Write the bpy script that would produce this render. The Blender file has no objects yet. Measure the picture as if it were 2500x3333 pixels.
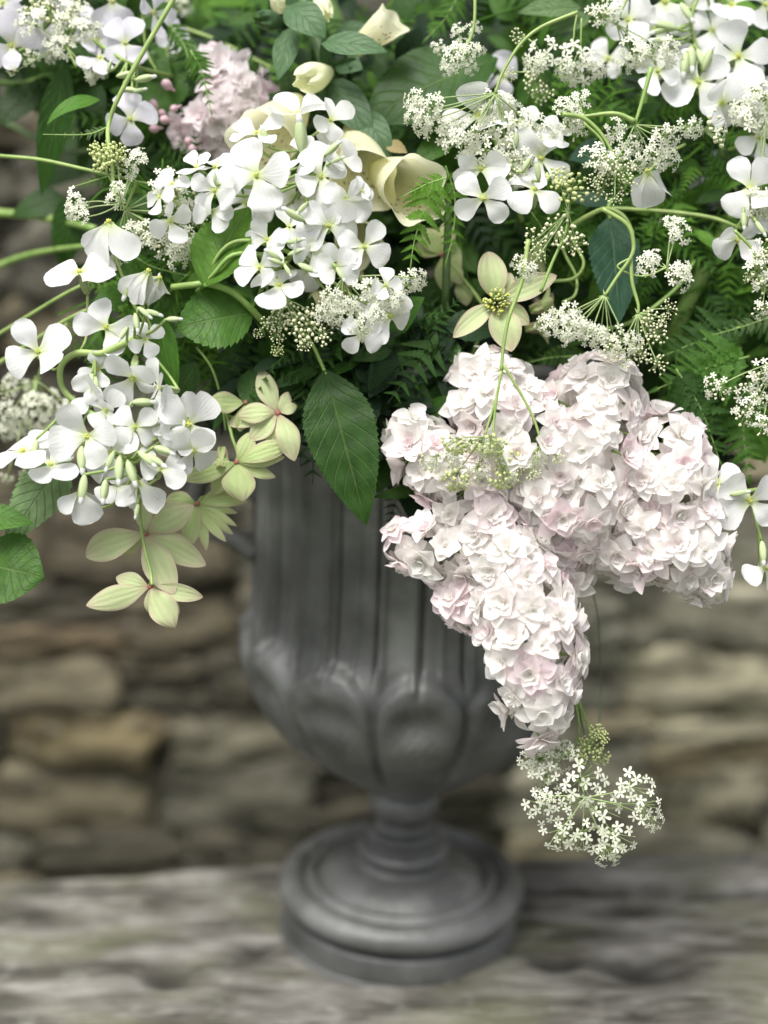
import bpy, math, random
from math import sin, cos, pi, radians, sqrt, atan2, tan, exp
from mathutils import Vector, Matrix, noise

rnd = random.Random(7)
S = bpy.context.scene
COL = S.collection

# ---------------------------------------------------------------- camera, light, exposure
PITCH = radians(15.0)
FPX = 4870.0
CAM = Vector((0, 0, 0.386))
RT = Vector((1, 0, 0)); UP = Vector((0, sin(PITCH), cos(PITCH))); FW = Vector((0, cos(PITCH), -sin(PITCH)))
BK = -FW
cd = bpy.data.cameras.new('camera')
cam = bpy.data.objects.new('camera', cd); COL.objects.link(cam); S.camera = cam
cam.location = CAM; cam.rotation_euler = (radians(90) - PITCH, 0, 0)
cd.sensor_fit = 'HORIZONTAL'; cd.sensor_width = 27.0; cd.lens = FPX / 2500 * 27.0
cd.clip_start = 0.02; cd.clip_end = 200
cd.dof.use_dof = True; cd.dof.focus_distance = 0.546; cd.dof.aperture_fstop = 3.6
w = bpy.data.worlds.new('World'); S.world = w; w.use_nodes = True
nt = w.node_tree
sky = nt.nodes.new('ShaderNodeTexSky'); sky.sky_type = 'NISHITA'; sky.sun_disc = False
SUN_EL, SUN_AZ = radians(64), radians(212)     # azimuth the sun stands at: over the camera's left shoulder
sky.sun_elevation = SUN_EL; sky.sun_rotation = SUN_AZ
sky.air_density = 1.0; sky.dust_density = 4.0; sky.ozone_density = 1.0
bg = nt.nodes['Background']; bg.inputs['Strength'].default_value = 0.12
hsv = nt.nodes.new('ShaderNodeHueSaturation'); hsv.inputs['Saturation'].default_value = 0.35   # high thin cloud greys the sky
nt.links.new(sky.outputs[0], hsv.inputs['Color']); nt.links.new(hsv.outputs[0], bg.inputs[0])
sl = bpy.data.lights.new('sun', 'SUN'); sl.energy = 2.5; sl.angle = radians(30); sl.color = (1.0, 0.975, 0.93)
so = bpy.data.objects.new('sun', sl); COL.objects.link(so)
sd = Vector((sin(SUN_AZ) * cos(SUN_EL), cos(SUN_AZ) * cos(SUN_EL), sin(SUN_EL)))
so.rotation_euler = (-sd).to_track_quat('-Z', 'Y').to_euler(); so.location = sd * 5
S.view_settings.view_transform = 'Standard'; S.view_settings.look = 'None'
S.view_settings.gamma = 1.0; S.view_settings.use_curve_mapping = False
S.view_settings.exposure = 0.74
S.render.engine = 'CYCLES'
S.cycles.max_bounces = 9; S.cycles.diffuse_bounces = 7; S.cycles.transmission_bounces = 6

def at(px, py, d):
    return CAM + d * (FW + RT * ((px - 1250) / FPX) + UP * ((1667 - py) / FPX))
def px2m(p, d): return p * d / FPX
def sdir(fx, fy):
    k = fx * fx + fy * fy
    fz = sqrt(max(0.0, 1 - k)) if k <= 1 else 0.0
    return (RT * fx + UP * fy + BK * fz).normalized()
def dd(x, y):
    return 0.545 + 0.030 * max(0.0, (650 - y) / 650) + 0.012 * ((x - 1250) / 1250) ** 2
def frame(pos, n, roll=0.0, s=1.0, ref=None):
    """matrix with local Z = n and local Y = screen up turned by roll"""
    n = n.normalized(); u = ref if ref is not None else UP
    y = u - n * u.dot(n)
    if y.length < 1e-3: y = BK - n * BK.dot(n)
    y.normalize(); x = y.cross(n)
    c, k = cos(roll), sin(roll)
    x2 = x * c + y * k; y2 = -x * k + y * c
    m = Matrix(((x2.x, y2.x, n.x), (x2.y, y2.y, n.y), (x2.z, y2.z, n.z))).to_4x4()
    return Matrix.Translation(pos) @ m @ Matrix.Diagonal((s, s, s, 1))
def blade_frame(base, tip, n, s=1.0):
    """local Y from base to tip, local Z roughly n"""
    y = (tip - base).normalized(); z = (n - y * n.dot(y)).normalized(); x = y.cross(z)
    m = Matrix(((x.x, y.x, z.x), (x.y, y.y, z.y), (x.z, y.z, z.z))).to_4x4()
    return Matrix.Translation(base) @ m @ Matrix.Diagonal((s, s, s, 1))

# ---------------------------------------------------------------- mesh collector
class MB:
    def __init__(self): self.v = []; self.f = []; self.uv = []; self.t = []; self.mi = []
    def add(self, geo, M=None, mi=0, tone=0.5):
        vs, fs, uv = geo; o = len(self.v)
        if M is None: self.v.extend(tuple(p) for p in vs)
        else: self.v.extend(tuple(M @ Vector(p)) for p in vs)
        self.f.extend(tuple(i + o for i in f) for f in fs)
        self.uv.extend(uv); self.t.extend([tone] * len(vs)); self.mi.extend([mi] * len(fs))
        return self
    def mesh(self, name, mats):
        me = bpy.data.meshes.new(name)
        me.from_pydata(self.v, [], self.f)
        for m in mats: me.materials.append(m)
        n = len(me.polygons)
        me.polygons.foreach_set('use_smooth', [True] * n)
        me.polygons.foreach_set('material_index', self.mi)
        li = [0] * len(me.loops); me.loops.foreach_get('vertex_index', li)
        uvl = me.uv_layers.new(name='UVMap'); flat = []
        for i in li: flat.extend(self.uv[i])
        uvl.data.foreach_set('uv', flat)
        a = me.attributes.new('tone', 'FLOAT', 'POINT'); a.data.foreach_set('value', self.t)
        me.update(); return me
    def build(self, name, mats, parent=None, M=None, kind=None):
        return obj(name, self.mesh(name, mats if isinstance(mats, (list, tuple)) else [mats]), parent, M, kind)

def obj(name, me, parent=None, M=None, kind=None):
    o = bpy.data.objects.new(name, me); COL.objects.link(o)
    if parent is not None: o.parent = parent
    if M is not None: o.matrix_local = M
    if kind: o['kind'] = kind
    return o
def thing(name, label, cat, loc, group=None):
    o = bpy.data.objects.new(name, None); COL.objects.link(o); o.location = loc
    o.empty_display_size = 0.01
    o['label'] = label; o['category'] = cat
    if group: o['group'] = group
    return o
def loc_to(root, M):          # world matrix -> matrix local to a root that only has a location
    return Matrix.Translation(-Vector(root.location)) @ M

# ---------------------------------------------------------------- shapes
def blade(L, wf, nu=10, nv=4, a0=0.0, curl=0.0, cp=1.0, cup=0.0, wave=0.0, wk=2.0, ph=0.0, notch=0.0, fold=0.0, side=0.0, serr=0.0, ns=0, tipsp=0.6):
    vs = []; fs = []; uv = []
    us = []
    for i in range(nu + 1):
        t = i / nu; us.append((1 - tipsp) * t + tipsp * sin(t * pi / 2))
    y = z = x = 0.0; pu = 0.0
    for i, u in enumerate(us):
        a = a0 + curl * (u ** cp)
        ds = (u - pu) * L; pu = u
        y += cos(a) * ds; z += sin(a) * ds; x += side * ds * u
        w = wf(u)
        if serr and ns:
            if ns > 0: w *= 1 - serr * ((u * ns) % 1.0)
        for j in range(nv + 1):
            v = -1 + 2 * j / nv
            e = abs(v)
            yy = y - notch * L * u * u * exp(-(v / 0.28) ** 2)
            off = cup * w * v * v + fold * w * e + wave * w * sin(wk * pi * u + ph + v * 1.7) * (0.35 + e)
            vs.append((x + w * v, yy - sin(a) * off, z + cos(a) * off))
            uv.append((v * 0.5 + 0.5, u))
    m = nv + 1
    for i in range(nu):
        for j in range(nv):
            fs.append((i * m + j, i * m + j + 1, (i + 1) * m + j + 1, (i + 1) * m + j))
    return vs, fs, uv

def serrated(L, W, n=16, depth=0.12, a0=0.0, curl=-0.5, cp=1.5, fold=0.15, wave=0.05, ph=0.0, side=0.0, pw=0.8, nv=4, base=0.38):
    """a leaf with a saw-toothed margin: two rows per tooth"""
    def wf(u):
        if u <= 0: return W * 0.03
        if u < base: g = sin((u / base) * pi / 2) ** pw
        else: g = cos(((u - base) / (1 - base)) * pi / 2) ** 0.9
        return W * max(g, 0.015)
    vs = []; fs = []; uv = []
    us = []
    for k in range(n):
        us.append((k / n, 1.0)); us.append(((k + 0.72) / n, 1 + depth)); us.append(((k + 0.8) / n, 1 - depth * 0.3))
    us.append((1.0, 1.0))
    x = y = z = 0.0; pu = 0.0
    for u, mul in us:
        a = a0 + curl * (u ** cp); ds = (u - pu) * L; pu = u
        y += cos(a) * ds; z += sin(a) * ds; x += side * ds * u
        w = wf(u)
        for j in range(nv + 1):
            v = -1 + 2 * j / nv; e = abs(v)
            ww = w * (mul if e > 0.99 else 1.0)
            off = fold * w * e + wave * W * sin(7 * u + ph + v * 2.0) * e + 0.03 * W * sin(u * n * 1.4) * e * (1 - e) * 3
            vs.append((x + ww * v, y - sin(a) * off, z + cos(a) * off)); uv.append((v * 0.5 + 0.5, u))
    m = nv + 1
    for i in range(len(us) - 1):
        for j in range(nv):
            fs.append((i * m + j, i * m + j + 1, (i + 1) * m + j + 1, (i + 1) * m + j))
    return vs, fs, uv

def catmull(P, n=6):
    if len(P) < 3:
        return [P[0].lerp(P[-1], i / n) for i in range(n + 1)]
    out = []; Q = [P[0] * 2 - P[1]] + list(P) + [P[-1] * 2 - P[-2]]
    for i in range(1, len(Q) - 2):
        for k in range(n):
            t = k / n
            a, b, c, d = Q[i - 1], Q[i], Q[i + 1], Q[i + 2]
            out.append(0.5 * ((2 * b) + (c - a) * t + (2 * a - 5 * b + 4 * c - d) * t * t + (3 * b - a - 3 * c + d) * t ** 3))
    out.append(P[-1]); return out
def tube(P, r0, r1=None, sides=6, n=6, smooth=True):
    if r1 is None: r1 = r0
    pts = catmull([Vector(p) for p in P], n) if smooth else [Vector(p) for p in P]
    vs = []; fs = []; uv = []
    N = len(pts); ref = Vector((0.3, 0.2, 0.93))
    for i, p in enumerate(pts):
        t = (pts[min(i + 1, N - 1)] - pts[max(i - 1, 0)])
        if t.length < 1e-9: t = Vector((0, 0, 1))
        t.normalize()
        a = ref - t * ref.dot(t)
        if a.length < 1e-3: a = Vector((1, 0, 0)) - t * t.x
        a.normalize(); ref = a; b = t.cross(a)
        f = i / (N - 1); r = r0 + (r1 - r0) * f
        for k in range(sides):
            g = 2 * pi * k / sides
            vs.append(p + (a * cos(g) + b * sin(g)) * r); uv.append((k / sides, f))
    for i in range(N - 1):
        for k in range(sides):
            k2 = (k + 1) % sides
            fs.append((i * sides + k, i * sides + k2, (i + 1) * sides + k2, (i + 1) * sides + k))
    fs.append(tuple(range(sides - 1, -1, -1))); fs.append(tuple((N - 1) * sides + k for k in range(sides)))
    return vs, fs, uv
def ball(rx, ry, rz, nu=6, nv=8, ridge=0.0, nr=4, c=(0, 0, 0)):
    vs = []; fs = []; uv = []
    for i in range(nu + 1):
        a = -pi / 2 + pi * i / nu
        for k in range(nv):
            g = 2 * pi * k / nv; m = 1 + ridge * cos(nr * g)
            ca = max(cos(a), 0.02)
            vs.append((c[0] + rx * ca * cos(g) * m, c[1] + ry * ca * sin(g) * m, c[2] + rz * sin(a))); uv.append((k / nv, i / nu))
    for i in range(nu):
        for k in range(nv):
            k2 = (k + 1) % nv
            fs.append((i * nv + k, i * nv + k2, (i + 1) * nv + k2, (i + 1) * nv + k))
    fs.append(tuple(range(nv - 1, -1, -1))); fs.append(tuple(nu * nv + k for k in range(nv)))
    return vs, fs, uv

# ---------------------------------------------------------------- materials
def nodes(name):
    m = bpy.data.materials.new(name); m.use_nodes = True
    t = m.node_tree; b = t.nodes['Principled BSDF']; return m, t, b
def N(t, kind, **kw):
    n = t.nodes.new(kind)
    for k, v in kw.items():
        if k.startswith('i_'): n.inputs[k[2:].replace('_', ' ')].default_value = v
        else: setattr(n, k, v)
    return n
def ramp(t, stops, fac=None, interp='LINEAR'):
    r = t.nodes.new('ShaderNodeValToRGB'); e = r.color_ramp.elements; r.color_ramp.interpolation = interp
    while len(e) < len(stops): e.new(0.5)
    for i, (p, c) in enumerate(stops): e[i].position = p; e[i].color = (*c, 1)
    if fac is not None: t.links.new(fac, r.inputs[0])
    return r
def mixc(t, fac, a, b, blend='MIX'):
    n = t.nodes.new('ShaderNodeMix'); n.data_type = 'RGBA'; n.blend_type = blend
    for s, val in ((0, fac), (6, a), (7, b)):
        if isinstance(val, (int, float)): n.inputs[s].default_value = val
        elif isinstance(val, tuple): n.inputs[s].default_value = (*val, 1) if len(val) == 3 else val
        else: t.links.new(val, n.inputs[s])
    return n.outputs[2]
def math_(t, op, a, b=0.0, c=None):
    n = t.nodes.new('ShaderNodeMath'); n.operation = op
    for s, val in ((0, a), (1, b), (2, c)):
        if val is None: continue
        if isinstance(val, (int, float)): n.inputs[s].default_value = val
        else: t.links.new(val, n.inputs[s])
    return n.outputs[0]
def uvxy(t):
    u = t.nodes.new('ShaderNodeUVMap'); s = t.nodes.new('ShaderNodeSeparateXYZ'); t.links.new(u.outputs[0], s.inputs[0])
    return s.outputs[0], s.outputs[1]
def thin(t, b, colour, trans, rough=0.5, tcol=None):
    """petal and leaf tissue: part of the light passes through"""
    t.links.new(colour, b.inputs['Base Color']); b.inputs['Roughness'].default_value = rough
    b.inputs['Specular IOR Level'].default_value = 0.22
    tr = t.nodes.new('ShaderNodeBsdfTranslucent')
    t.links.new(tcol if tcol is not None else colour, tr.inputs[0])
    mx = t.nodes.new('ShaderNodeMixShader'); mx.inputs[0].default_value = trans
    t.links.new(b.outputs[0], mx.inputs[1]); t.links.new(tr.outputs[0], mx.inputs[2])
    t.links.new(mx.outputs[0], t.nodes['Material Output'].inputs[0])
def bump(t, b, h, s, dist=0.001):
    n = t.nodes.new('ShaderNodeBump'); n.inputs['Strength'].default_value = s; n.inputs['Distance'].default_value = dist
    t.links.new(h, n.inputs['Height']); t.links.new(n.outputs[0], b.inputs['Normal'])
def onoise(t, scale, detail=3, stretch=None, coord='Object'):
    tc = t.nodes.new('ShaderNodeTexCoord'); n = t.nodes.new('ShaderNodeTexNoise')
    n.inputs['Scale'].default_value = scale; n.inputs['Detail'].default_value = detail
    if stretch:
        mp = t.nodes.new('ShaderNodeMapping'); mp.inputs['Scale'].default_value = stretch
        t.links.new(tc.outputs[coord], mp.inputs[0]); t.links.new(mp.outputs[0], n.inputs[0])
    else: t.links.new(tc.outputs[coord], n.inputs[0])
    return n.outputs[0]

def dv0(t, x):
    return math_(t, 'ADD', math_(t, 'SUBTRACT', x, 0.5), math_(t, 'MULTIPLY', math_(t, 'SUBTRACT', onoise(t, 2.5, 3, coord='UV'), 0.5), 0.25))
def petal_mat(name, col, base, edge=None, trans=0.3, veins=0.25, rough=0.55, vn=13, basew=0.16, veintint=0.05):
    m, t, b = nodes(name)
    x, y = uvxy(t)
    r = ramp(t, [(0.0, base), (basew, tuple(0.6 * c + 0.4 * e for c, e in zip(col, base))), (basew + 0.22, col), (1.0, col)], y)
    c = r.outputs[0]
    if edge is not None:
        e = math_(t, 'ABSOLUTE', math_(t, 'SUBTRACT', x, 0.5)); e = math_(t, 'MULTIPLY', e, 2.0)
        e = math_(t, 'POWER', math_(t, 'MAXIMUM', e, y), 5.0)
        en = math_(t, 'MULTIPLY', onoise(t, 4.0, 3, coord='UV'), 1.25); c = mixc(t, math_(t, 'MINIMUM', math_(t, 'MULTIPLY', e, en), 1.0), c, edge)
    oi = t.nodes.new('ShaderNodeObjectInfo')
    s0 = math_(t, 'MULTIPLY', math_(t, 'ADD', math_(t, 'SINE', math_(t, 'MULTIPLY', dv0(t, x), vn * 6.283)), 1.0), veintint)
    c = mixc(t, s0, c, tuple(k * 0.78 for k in col), 'MIX')
    hs = t.nodes.new('ShaderNodeHueSaturation'); t.links.new(c, hs.inputs['Color'])
    t.links.new(math_(t, 'MULTIPLY_ADD', oi.outputs['Random'], 0.10, 0.93), hs.inputs['Value'])
    # fan of fine veins
    dv = math_(t, 'SUBTRACT', x, 0.5)
    wv = math_(t, 'MULTIPLY', math_(t, 'SUBTRACT', onoise(t, 3.0, 2, coord='UV'), 0.5), 2.2)
    s = math_(t, 'SINE', math_(t, 'ADD', math_(t, 'MULTIPLY', dv, vn * 6.283), math_(t, 'MULTIPLY', wv, 1.6)))
    v = math_(t, 'MULTIPLY', math_(t, 'ADD', s, 1.0), 0.5)
    nz = onoise(t, 9, 2, coord='UV')
    h = math_(t, 'ADD', math_(t, 'MULTIPLY', v, 0.5), nz)
    bump(t, b, h, veins, 0.0004)
    thin(t, b, hs.outputs[0], trans, rough)
    return m

def leaf_mat(name, col, rib, trans=0.3, vs=0.5, rough=0.42, nv=9, sat=1.0):
    m, t, b = nodes(name)
    x, y = uvxy(t)
    ax = math_(t, 'ABSOLUTE', math_(t, 'SUBTRACT', x, 0.5))
    mid = math_(t, 'SUBTRACT', 1.0, math_(t, 'MINIMUM', math_(t, 'MULTIPLY', ax, 42.0), 1.0))
    ph = math_(t, 'SUBTRACT', math_(t, 'MULTIPLY', y, float(nv)), math_(t, 'MULTIPLY', ax, 4.5))
    fr = math_(t, 'ABSOLUTE', math_(t, 'SUBTRACT', math_(t, 'FRACT', ph), 0.5))
    sv = math_(t, 'SUBTRACT', 1.0, math_(t, 'MINIMUM', math_(t, 'MULTIPLY', fr, 11.0), 1.0))
    n1 = onoise(t, 5, 4, coord='UV'); n2 = onoise(t, 22, 2, coord='UV')
    oi = t.nodes.new('ShaderNodeObjectInfo')
    dark = tuple(c * 0.72 for c in col); lite = tuple(c * 1.3 for c in col)
    c = ramp(t, [(0.3, dark), (0.5, col), (0.72, lite)], n1).outputs[0]
    c = mixc(t, math_(t, 'MULTIPLY', sv, 0.35), c, rib)
    c = mixc(t, math_(t, 'MULTIPLY', mid, 0.75), c, rib)
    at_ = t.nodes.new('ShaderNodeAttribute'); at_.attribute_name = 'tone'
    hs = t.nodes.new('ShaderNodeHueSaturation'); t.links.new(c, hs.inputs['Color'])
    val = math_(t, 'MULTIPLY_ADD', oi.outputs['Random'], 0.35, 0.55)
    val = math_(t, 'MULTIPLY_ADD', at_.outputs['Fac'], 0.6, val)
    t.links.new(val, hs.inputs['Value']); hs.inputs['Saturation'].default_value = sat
    h = math_(t, 'SUBTRACT', math_(t, 'MULTIPLY', n2, 0.6), math_(t, 'MULTIPLY', math_(t, 'MAXIMUM', sv, mid), 0.8))
    bump(t, b, h, vs, 0.0006)
    thin(t, b, hs.outputs[0], trans, rough, mixc(t, 0.5, hs.outputs[0], tuple(min(1, k * 2) for k in (col[0] * 1.3, col[1] * 1.3, col[2] * 0.7))))
    return m

def plain(name, col, col2=None, rough=0.6, scale=300, trans=0.0):
    m, t, b = nodes(name)
    n = onoise(t, scale, 3)
    c = ramp(t, [(0.3, col), (0.7, col2 or tuple(k * 1.25 for k in col))], n).outputs[0]
    if trans: thin(t, b, c, trans, rough)
    else: t.links.new(c, b.inputs['Base Color']); b.inputs['Roughness'].default_value = rough
    return m

M_WHITE = petal_mat('white_petal', (0.89, 0.89, 0.885), (0.62, 0.74, 0.25), trans=0.42, veins=0.22, vn=8)
M_MAUVE = petal_mat('mauve_white_petal', (0.81, 0.79, 0.86), (0.62, 0.70, 0.3), trans=0.42, veins=0.22, vn=8)
M_CLEM = petal_mat('pale_green_tepal', (0.52, 0.64, 0.28), (0.40, 0.52, 0.18), edge=(0.64, 0.36, 0.40), trans=0.35, veins=0.5, vn=4, veintint=0.13, basew=0.1)
M_CLEM2 = petal_mat('cream_green_tepal', (0.60, 0.69, 0.36), (0.52, 0.30, 0.26), edge=(0.68, 0.38, 0.44), trans=0.35, veins=0.5, vn=4, veintint=0.13, basew=0.06)
M_CREAM = petal_mat('cream_bell', (0.86, 0.87, 0.62), (0.66, 0.76, 0.34), trans=0.4, veins=0.15, rough=0.45)
M_CALYX = plain('calyx_green', (0.30, 0.40, 0.14), (0.55, 0.62, 0.36), 0.6, 700, 0.2)
M_BUD = plain('bud_green', (0.34, 0.46, 0.17), (0.68, 0.74, 0.5), 0.55, 500, 0.2)
M_ANTHER = plain('anther_yellow', (0.55, 0.60, 0.12), (0.75, 0.72, 0.2), 0.7, 2000)
M_STEM = plain('stem_green', (0.15, 0.27, 0.05), (0.27, 0.40, 0.11), 0.5, 160)
M_STEM_L = plain('pale_stem', (0.20, 0.31, 0.075), (0.33, 0.43, 0.14), 0.5, 160)
M_STEM_D = plain('dark_stem', (0.05, 0.10, 0.03), (0.10, 0.17, 0.05), 0.5, 160)
M_RAY = plain('ray_green', (0.24, 0.34, 0.12), (0.36, 0.45, 0.2), 0.6, 400)
M_FLORET = plain('parsley_petal', (0.78, 0.79, 0.62), (0.86, 0.86, 0.76), 0.6, 900, 0.25)
M_FLORET_G = plain('parsley_green_bud', (0.42, 0.50, 0.18), (0.62, 0.66, 0.32), 0.6, 900)
M_FLORET_B = plain('parsley_cream_bud', (0.62, 0.64, 0.38), (0.78, 0.77, 0.55), 0.6, 900)
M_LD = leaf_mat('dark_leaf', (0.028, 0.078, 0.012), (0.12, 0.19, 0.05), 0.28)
M_LSHADE = leaf_mat('shaded_leaf', (0.013, 0.034, 0.012), (0.03, 0.06, 0.02), 0.15)  # darker leaf copy: the shade inside the arrangement is put into its colour
M_LM = leaf_mat('mid_leaf', (0.058, 0.150, 0.018), (0.17, 0.27, 0.08), 0.33)
M_LB = leaf_mat('bright_leaf', (0.105, 0.235, 0.028), (0.24, 0.36, 0.1), 0.38)
M_LS = leaf_mat('sage_leaf', (0.15, 0.24, 0.10), (0.3, 0.4, 0.2), 0.3, vs=0.9)
M_LBLUE = leaf_mat('blue_green_leaf', (0.028, 0.075, 0.042), (0.11, 0.2, 0.1), 0.25)
M_BRACT = leaf_mat('bract_leaf', (0.065, 0.125, 0.055), (0.12, 0.2, 0.09), 0.25, nv=6)
M_BROWN = plain('withered', (0.18, 0.14, 0.06), (0.35, 0.3, 0.15), 0.8, 300, 0.2)
# ================================================================ THE SETTING: ground, wall, bench, urn
URN_Y = 0.66
def on_plane(px, py, Y):
    d = FW + RT * ((px - 1250) / FPX) + UP * ((1667 - py) / FPX)
    return CAM + d * (Y / d.y)

def box(x0, x1, y0, y1, z0, z1):
    vs = [(x, y, z) for z in (z0, z1) for y in (y0, y1) for x in (x0, x1)]
    fs = [(0, 2, 3, 1), (4, 5, 7, 6), (0, 1, 5, 4), (2, 6, 7, 3), (0, 4, 6, 2), (1, 3, 7, 5)]
    return vs, fs, [(0, 0)] * 8

# ground: rough grass and earth well below the bench
m, t, b = nodes('earth')
n = onoise(t, 2.2, 8)
r = ramp(t, [(0.35, (0.035, 0.05, 0.018)), (0.55, (0.06, 0.075, 0.03)), (0.7, (0.11, 0.09, 0.06))], n)
t.links.new(r.outputs[0], b.inputs['Base Color']); b.inputs['Roughness'].default_value = 0.95
g = MB(); g.add(([(-60, -60, -0.46), (60, -60, -0.46), (60, 60, -0.46), (-60, 60, -0.46)], [(0, 1, 2, 3)], [(0, 0), (1, 0), (1, 1), (0, 1)]))
go = g.build('ground', m, kind='structure')

# rubble wall
def stone_mat(name):
    m, t, b = nodes(name)
    oi = t.nodes.new('ShaderNodeObjectInfo')
    n1 = onoise(t, 1.6, 6); n2 = onoise(t, 5, 5); n3 = onoise(t, 1.1, 3)
    a = mixc(t, math_(t, 'MULTIPLY_ADD', n1, 3.2, -1.15), (0.42, 0.40, 0.36), (1.4, 1.36, 1.26))
    c = mixc(t, 1.0, oi.outputs['Color'], a, 'MULTIPLY')
    lich = ramp(t, [(0.55, (0, 0, 0)), (0.68, (1, 1, 1))], n2).outputs[0]
    c = mixc(t, math_(t, 'MULTIPLY', lich, 0.45), c, (0.24, 0.24, 0.20))
    moss = ramp(t, [(0.58, (0, 0, 0)), (0.75, (1, 1, 1))], n3).outputs[0]
    c = mixc(t, math_(t, 'MULTIPLY', moss, 0.5), c, (0.07, 0.07, 0.035))
    t.links.new(c, b.inputs['Base Color']); b.inputs['Roughness'].default_value = 0.93
    bump(t, b, math_(t, 'ADD', n2, n1), 0.8, 0.004)
    return m
M_STONE = stone_mat('rubble_stone')
M_MORTAR = plain('old_mortar', (0.13, 0.12, 0.09), (0.25, 0.23, 0.175), 0.95, 60)
WY = 1.00
wall = thing('stone_wall', 'old rubble stone wall of brown and grey stones behind the urn', 'wall', (0, WY, -0.46))
wb = MB(); wb.add(box(-1.8, 1.8, WY + 0.020, WY + 0.22, -0.46, 0.66))
wb.build('mortar', M_MORTAR, wall, Matrix.Translation((0, -WY, 0.46)))
def stone_mesh(seed, nx=10, nz=7):
    r = random.Random(seed); vs = []; fs = []; uv = []
    ox, oz = r.uniform(0, 50), r.uniform(0, 50)
    pw = r.uniform(3.0, 9.0)
    # a rounded slab: front face grid plus skirt running back into the mortar
    for i in range(nz + 1):
        for j in range(nx + 1):
            a = -1 + 2 * j / nx; c = -1 + 2 * i / nz
            k = (abs(a) ** pw + abs(c) ** pw) ** (1 / pw); mx = max(abs(a), abs(c), 1e-6)
            s = mx / max(k, 1e-6)
            e = noise.noise(Vector((a * 1.3 + ox, c * 1.3 + oz, 0)))
            px_ = a * s * (1 + 0.22 * noise.noise(Vector((c * 1.7 + ox, 3, oz)))); pz_ = c * s * (1 + 0.34 * noise.noise(Vector((a * 1.7 + oz, 7, ox))))
            dep = 0.22 * (max(0, 1 - max(abs(a), abs(c)) ** 8)) * (0.9 + 1.6 * e) + 0.20 * noise.noise(Vector((a * 4 + ox, c * 4, oz)))
            vs.append((px_, -dep - 0.1, pz_)); uv.append((j / nx, i / nz))
    m_ = nx + 1
    for i in range(nz):
        for j in range(nx):
            fs.append((i * m_ + j, i * m_ + j + 1, (i + 1) * m_ + j + 1, (i + 1) * m_ + j))
    rim = [j for j in range(m_)] + [i * m_ + nx for i in range(1, nz + 1)] + [nz * m_ + j for j in range(nx - 1, -1, -1)] + [i * m_ for i in range(nz - 1, 0, -1)]
    o = len(vs)
    for q in rim:
        v = vs[q]; vs.append((v[0] * 0.96, 1.0, v[2] * 0.96)); uv.append(uv[q])
    for q in range(len(rim)):
        q2 = (q + 1) % len(rim); fs.append((rim[q2], rim[q], o + q, o + q2))
    return vs, fs, uv
SM = [MB().add(stone_mesh(s)).mesh('stone', [M_STONE]) for s in range(9)]
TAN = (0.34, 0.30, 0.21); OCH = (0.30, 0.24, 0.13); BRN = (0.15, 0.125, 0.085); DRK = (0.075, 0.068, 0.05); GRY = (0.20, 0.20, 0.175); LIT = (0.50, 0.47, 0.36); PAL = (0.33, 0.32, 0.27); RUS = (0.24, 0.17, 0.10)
hints = [(820, 2420, (0.66, 0.62, 0.50)), (60, 2530, (0.50, 0.44, 0.27)), (380, 2410, GRY), (450, 2540, TAN), (640, 2560, GRY), (250, 2680, TAN), (30, 2740, OCH), (560, 2720, BRN), (860, 2780, DRK),
         (300, 1820, BRN), (650, 1860, GRY), (80, 2100, RUS), (330, 2150, DRK), (620, 2130, BRN), (100, 2300, TAN), (420, 2260, DRK), (700, 2300, DRK), (190, 2430, OCH), (1050, 2640, GRY),
         (2030, 2080, PAL), (2150, 2250, LIT), (2300, 2100, GRY), (2420, 2200, GRY), (2300, 2400, LIT), (2040, 2350, TAN), (2450, 2330, PAL), (1560, 2740, TAN), (1560, 2640, OCH), (2100, 2520, PAL), (2350, 2520, OCH), (2250, 2640, LIT),
         (2450, 1750, GRY), (2000, 1950, GRY), (2450, 1950, GRY), (2200, 2000, PAL), (190, 1790, LIT), (780, 1830, LIT), (250, 450, TAN), (100, 560, GRY), (60, 870, BRN), (120, 960, BRN), (60, 1200, DRK), (100, 1380, DRK), (200, 1600, DRK), (1750, 2750, TAN), (2400, 2750, TAN)]
hint_w = [(on_plane(x, y, WY), c) for x, y, c in hints]
def put_stone(cx, cz, wd, h, dy=0.0):
    best = min(hint_w, key=lambda q: (q[0].x - cx) ** 2 + ((q[0].z - cz) * 1.7) ** 2)
    dist = sqrt((best[0].x - cx) ** 2 + ((best[0].z - cz) * 1.7) ** 2)
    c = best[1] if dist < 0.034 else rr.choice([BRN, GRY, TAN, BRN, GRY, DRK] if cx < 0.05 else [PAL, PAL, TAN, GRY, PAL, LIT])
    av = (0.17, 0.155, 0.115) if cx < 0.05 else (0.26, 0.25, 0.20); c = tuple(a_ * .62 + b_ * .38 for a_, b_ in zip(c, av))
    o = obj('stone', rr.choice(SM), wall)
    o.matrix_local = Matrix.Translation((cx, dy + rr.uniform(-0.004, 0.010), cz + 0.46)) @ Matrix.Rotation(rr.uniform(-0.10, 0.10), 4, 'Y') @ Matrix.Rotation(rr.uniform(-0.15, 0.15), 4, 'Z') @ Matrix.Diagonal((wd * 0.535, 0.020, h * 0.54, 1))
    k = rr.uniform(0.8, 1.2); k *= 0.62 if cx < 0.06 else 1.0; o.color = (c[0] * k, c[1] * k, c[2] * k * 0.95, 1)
z = -0.46; rr = random.Random(21)
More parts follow.
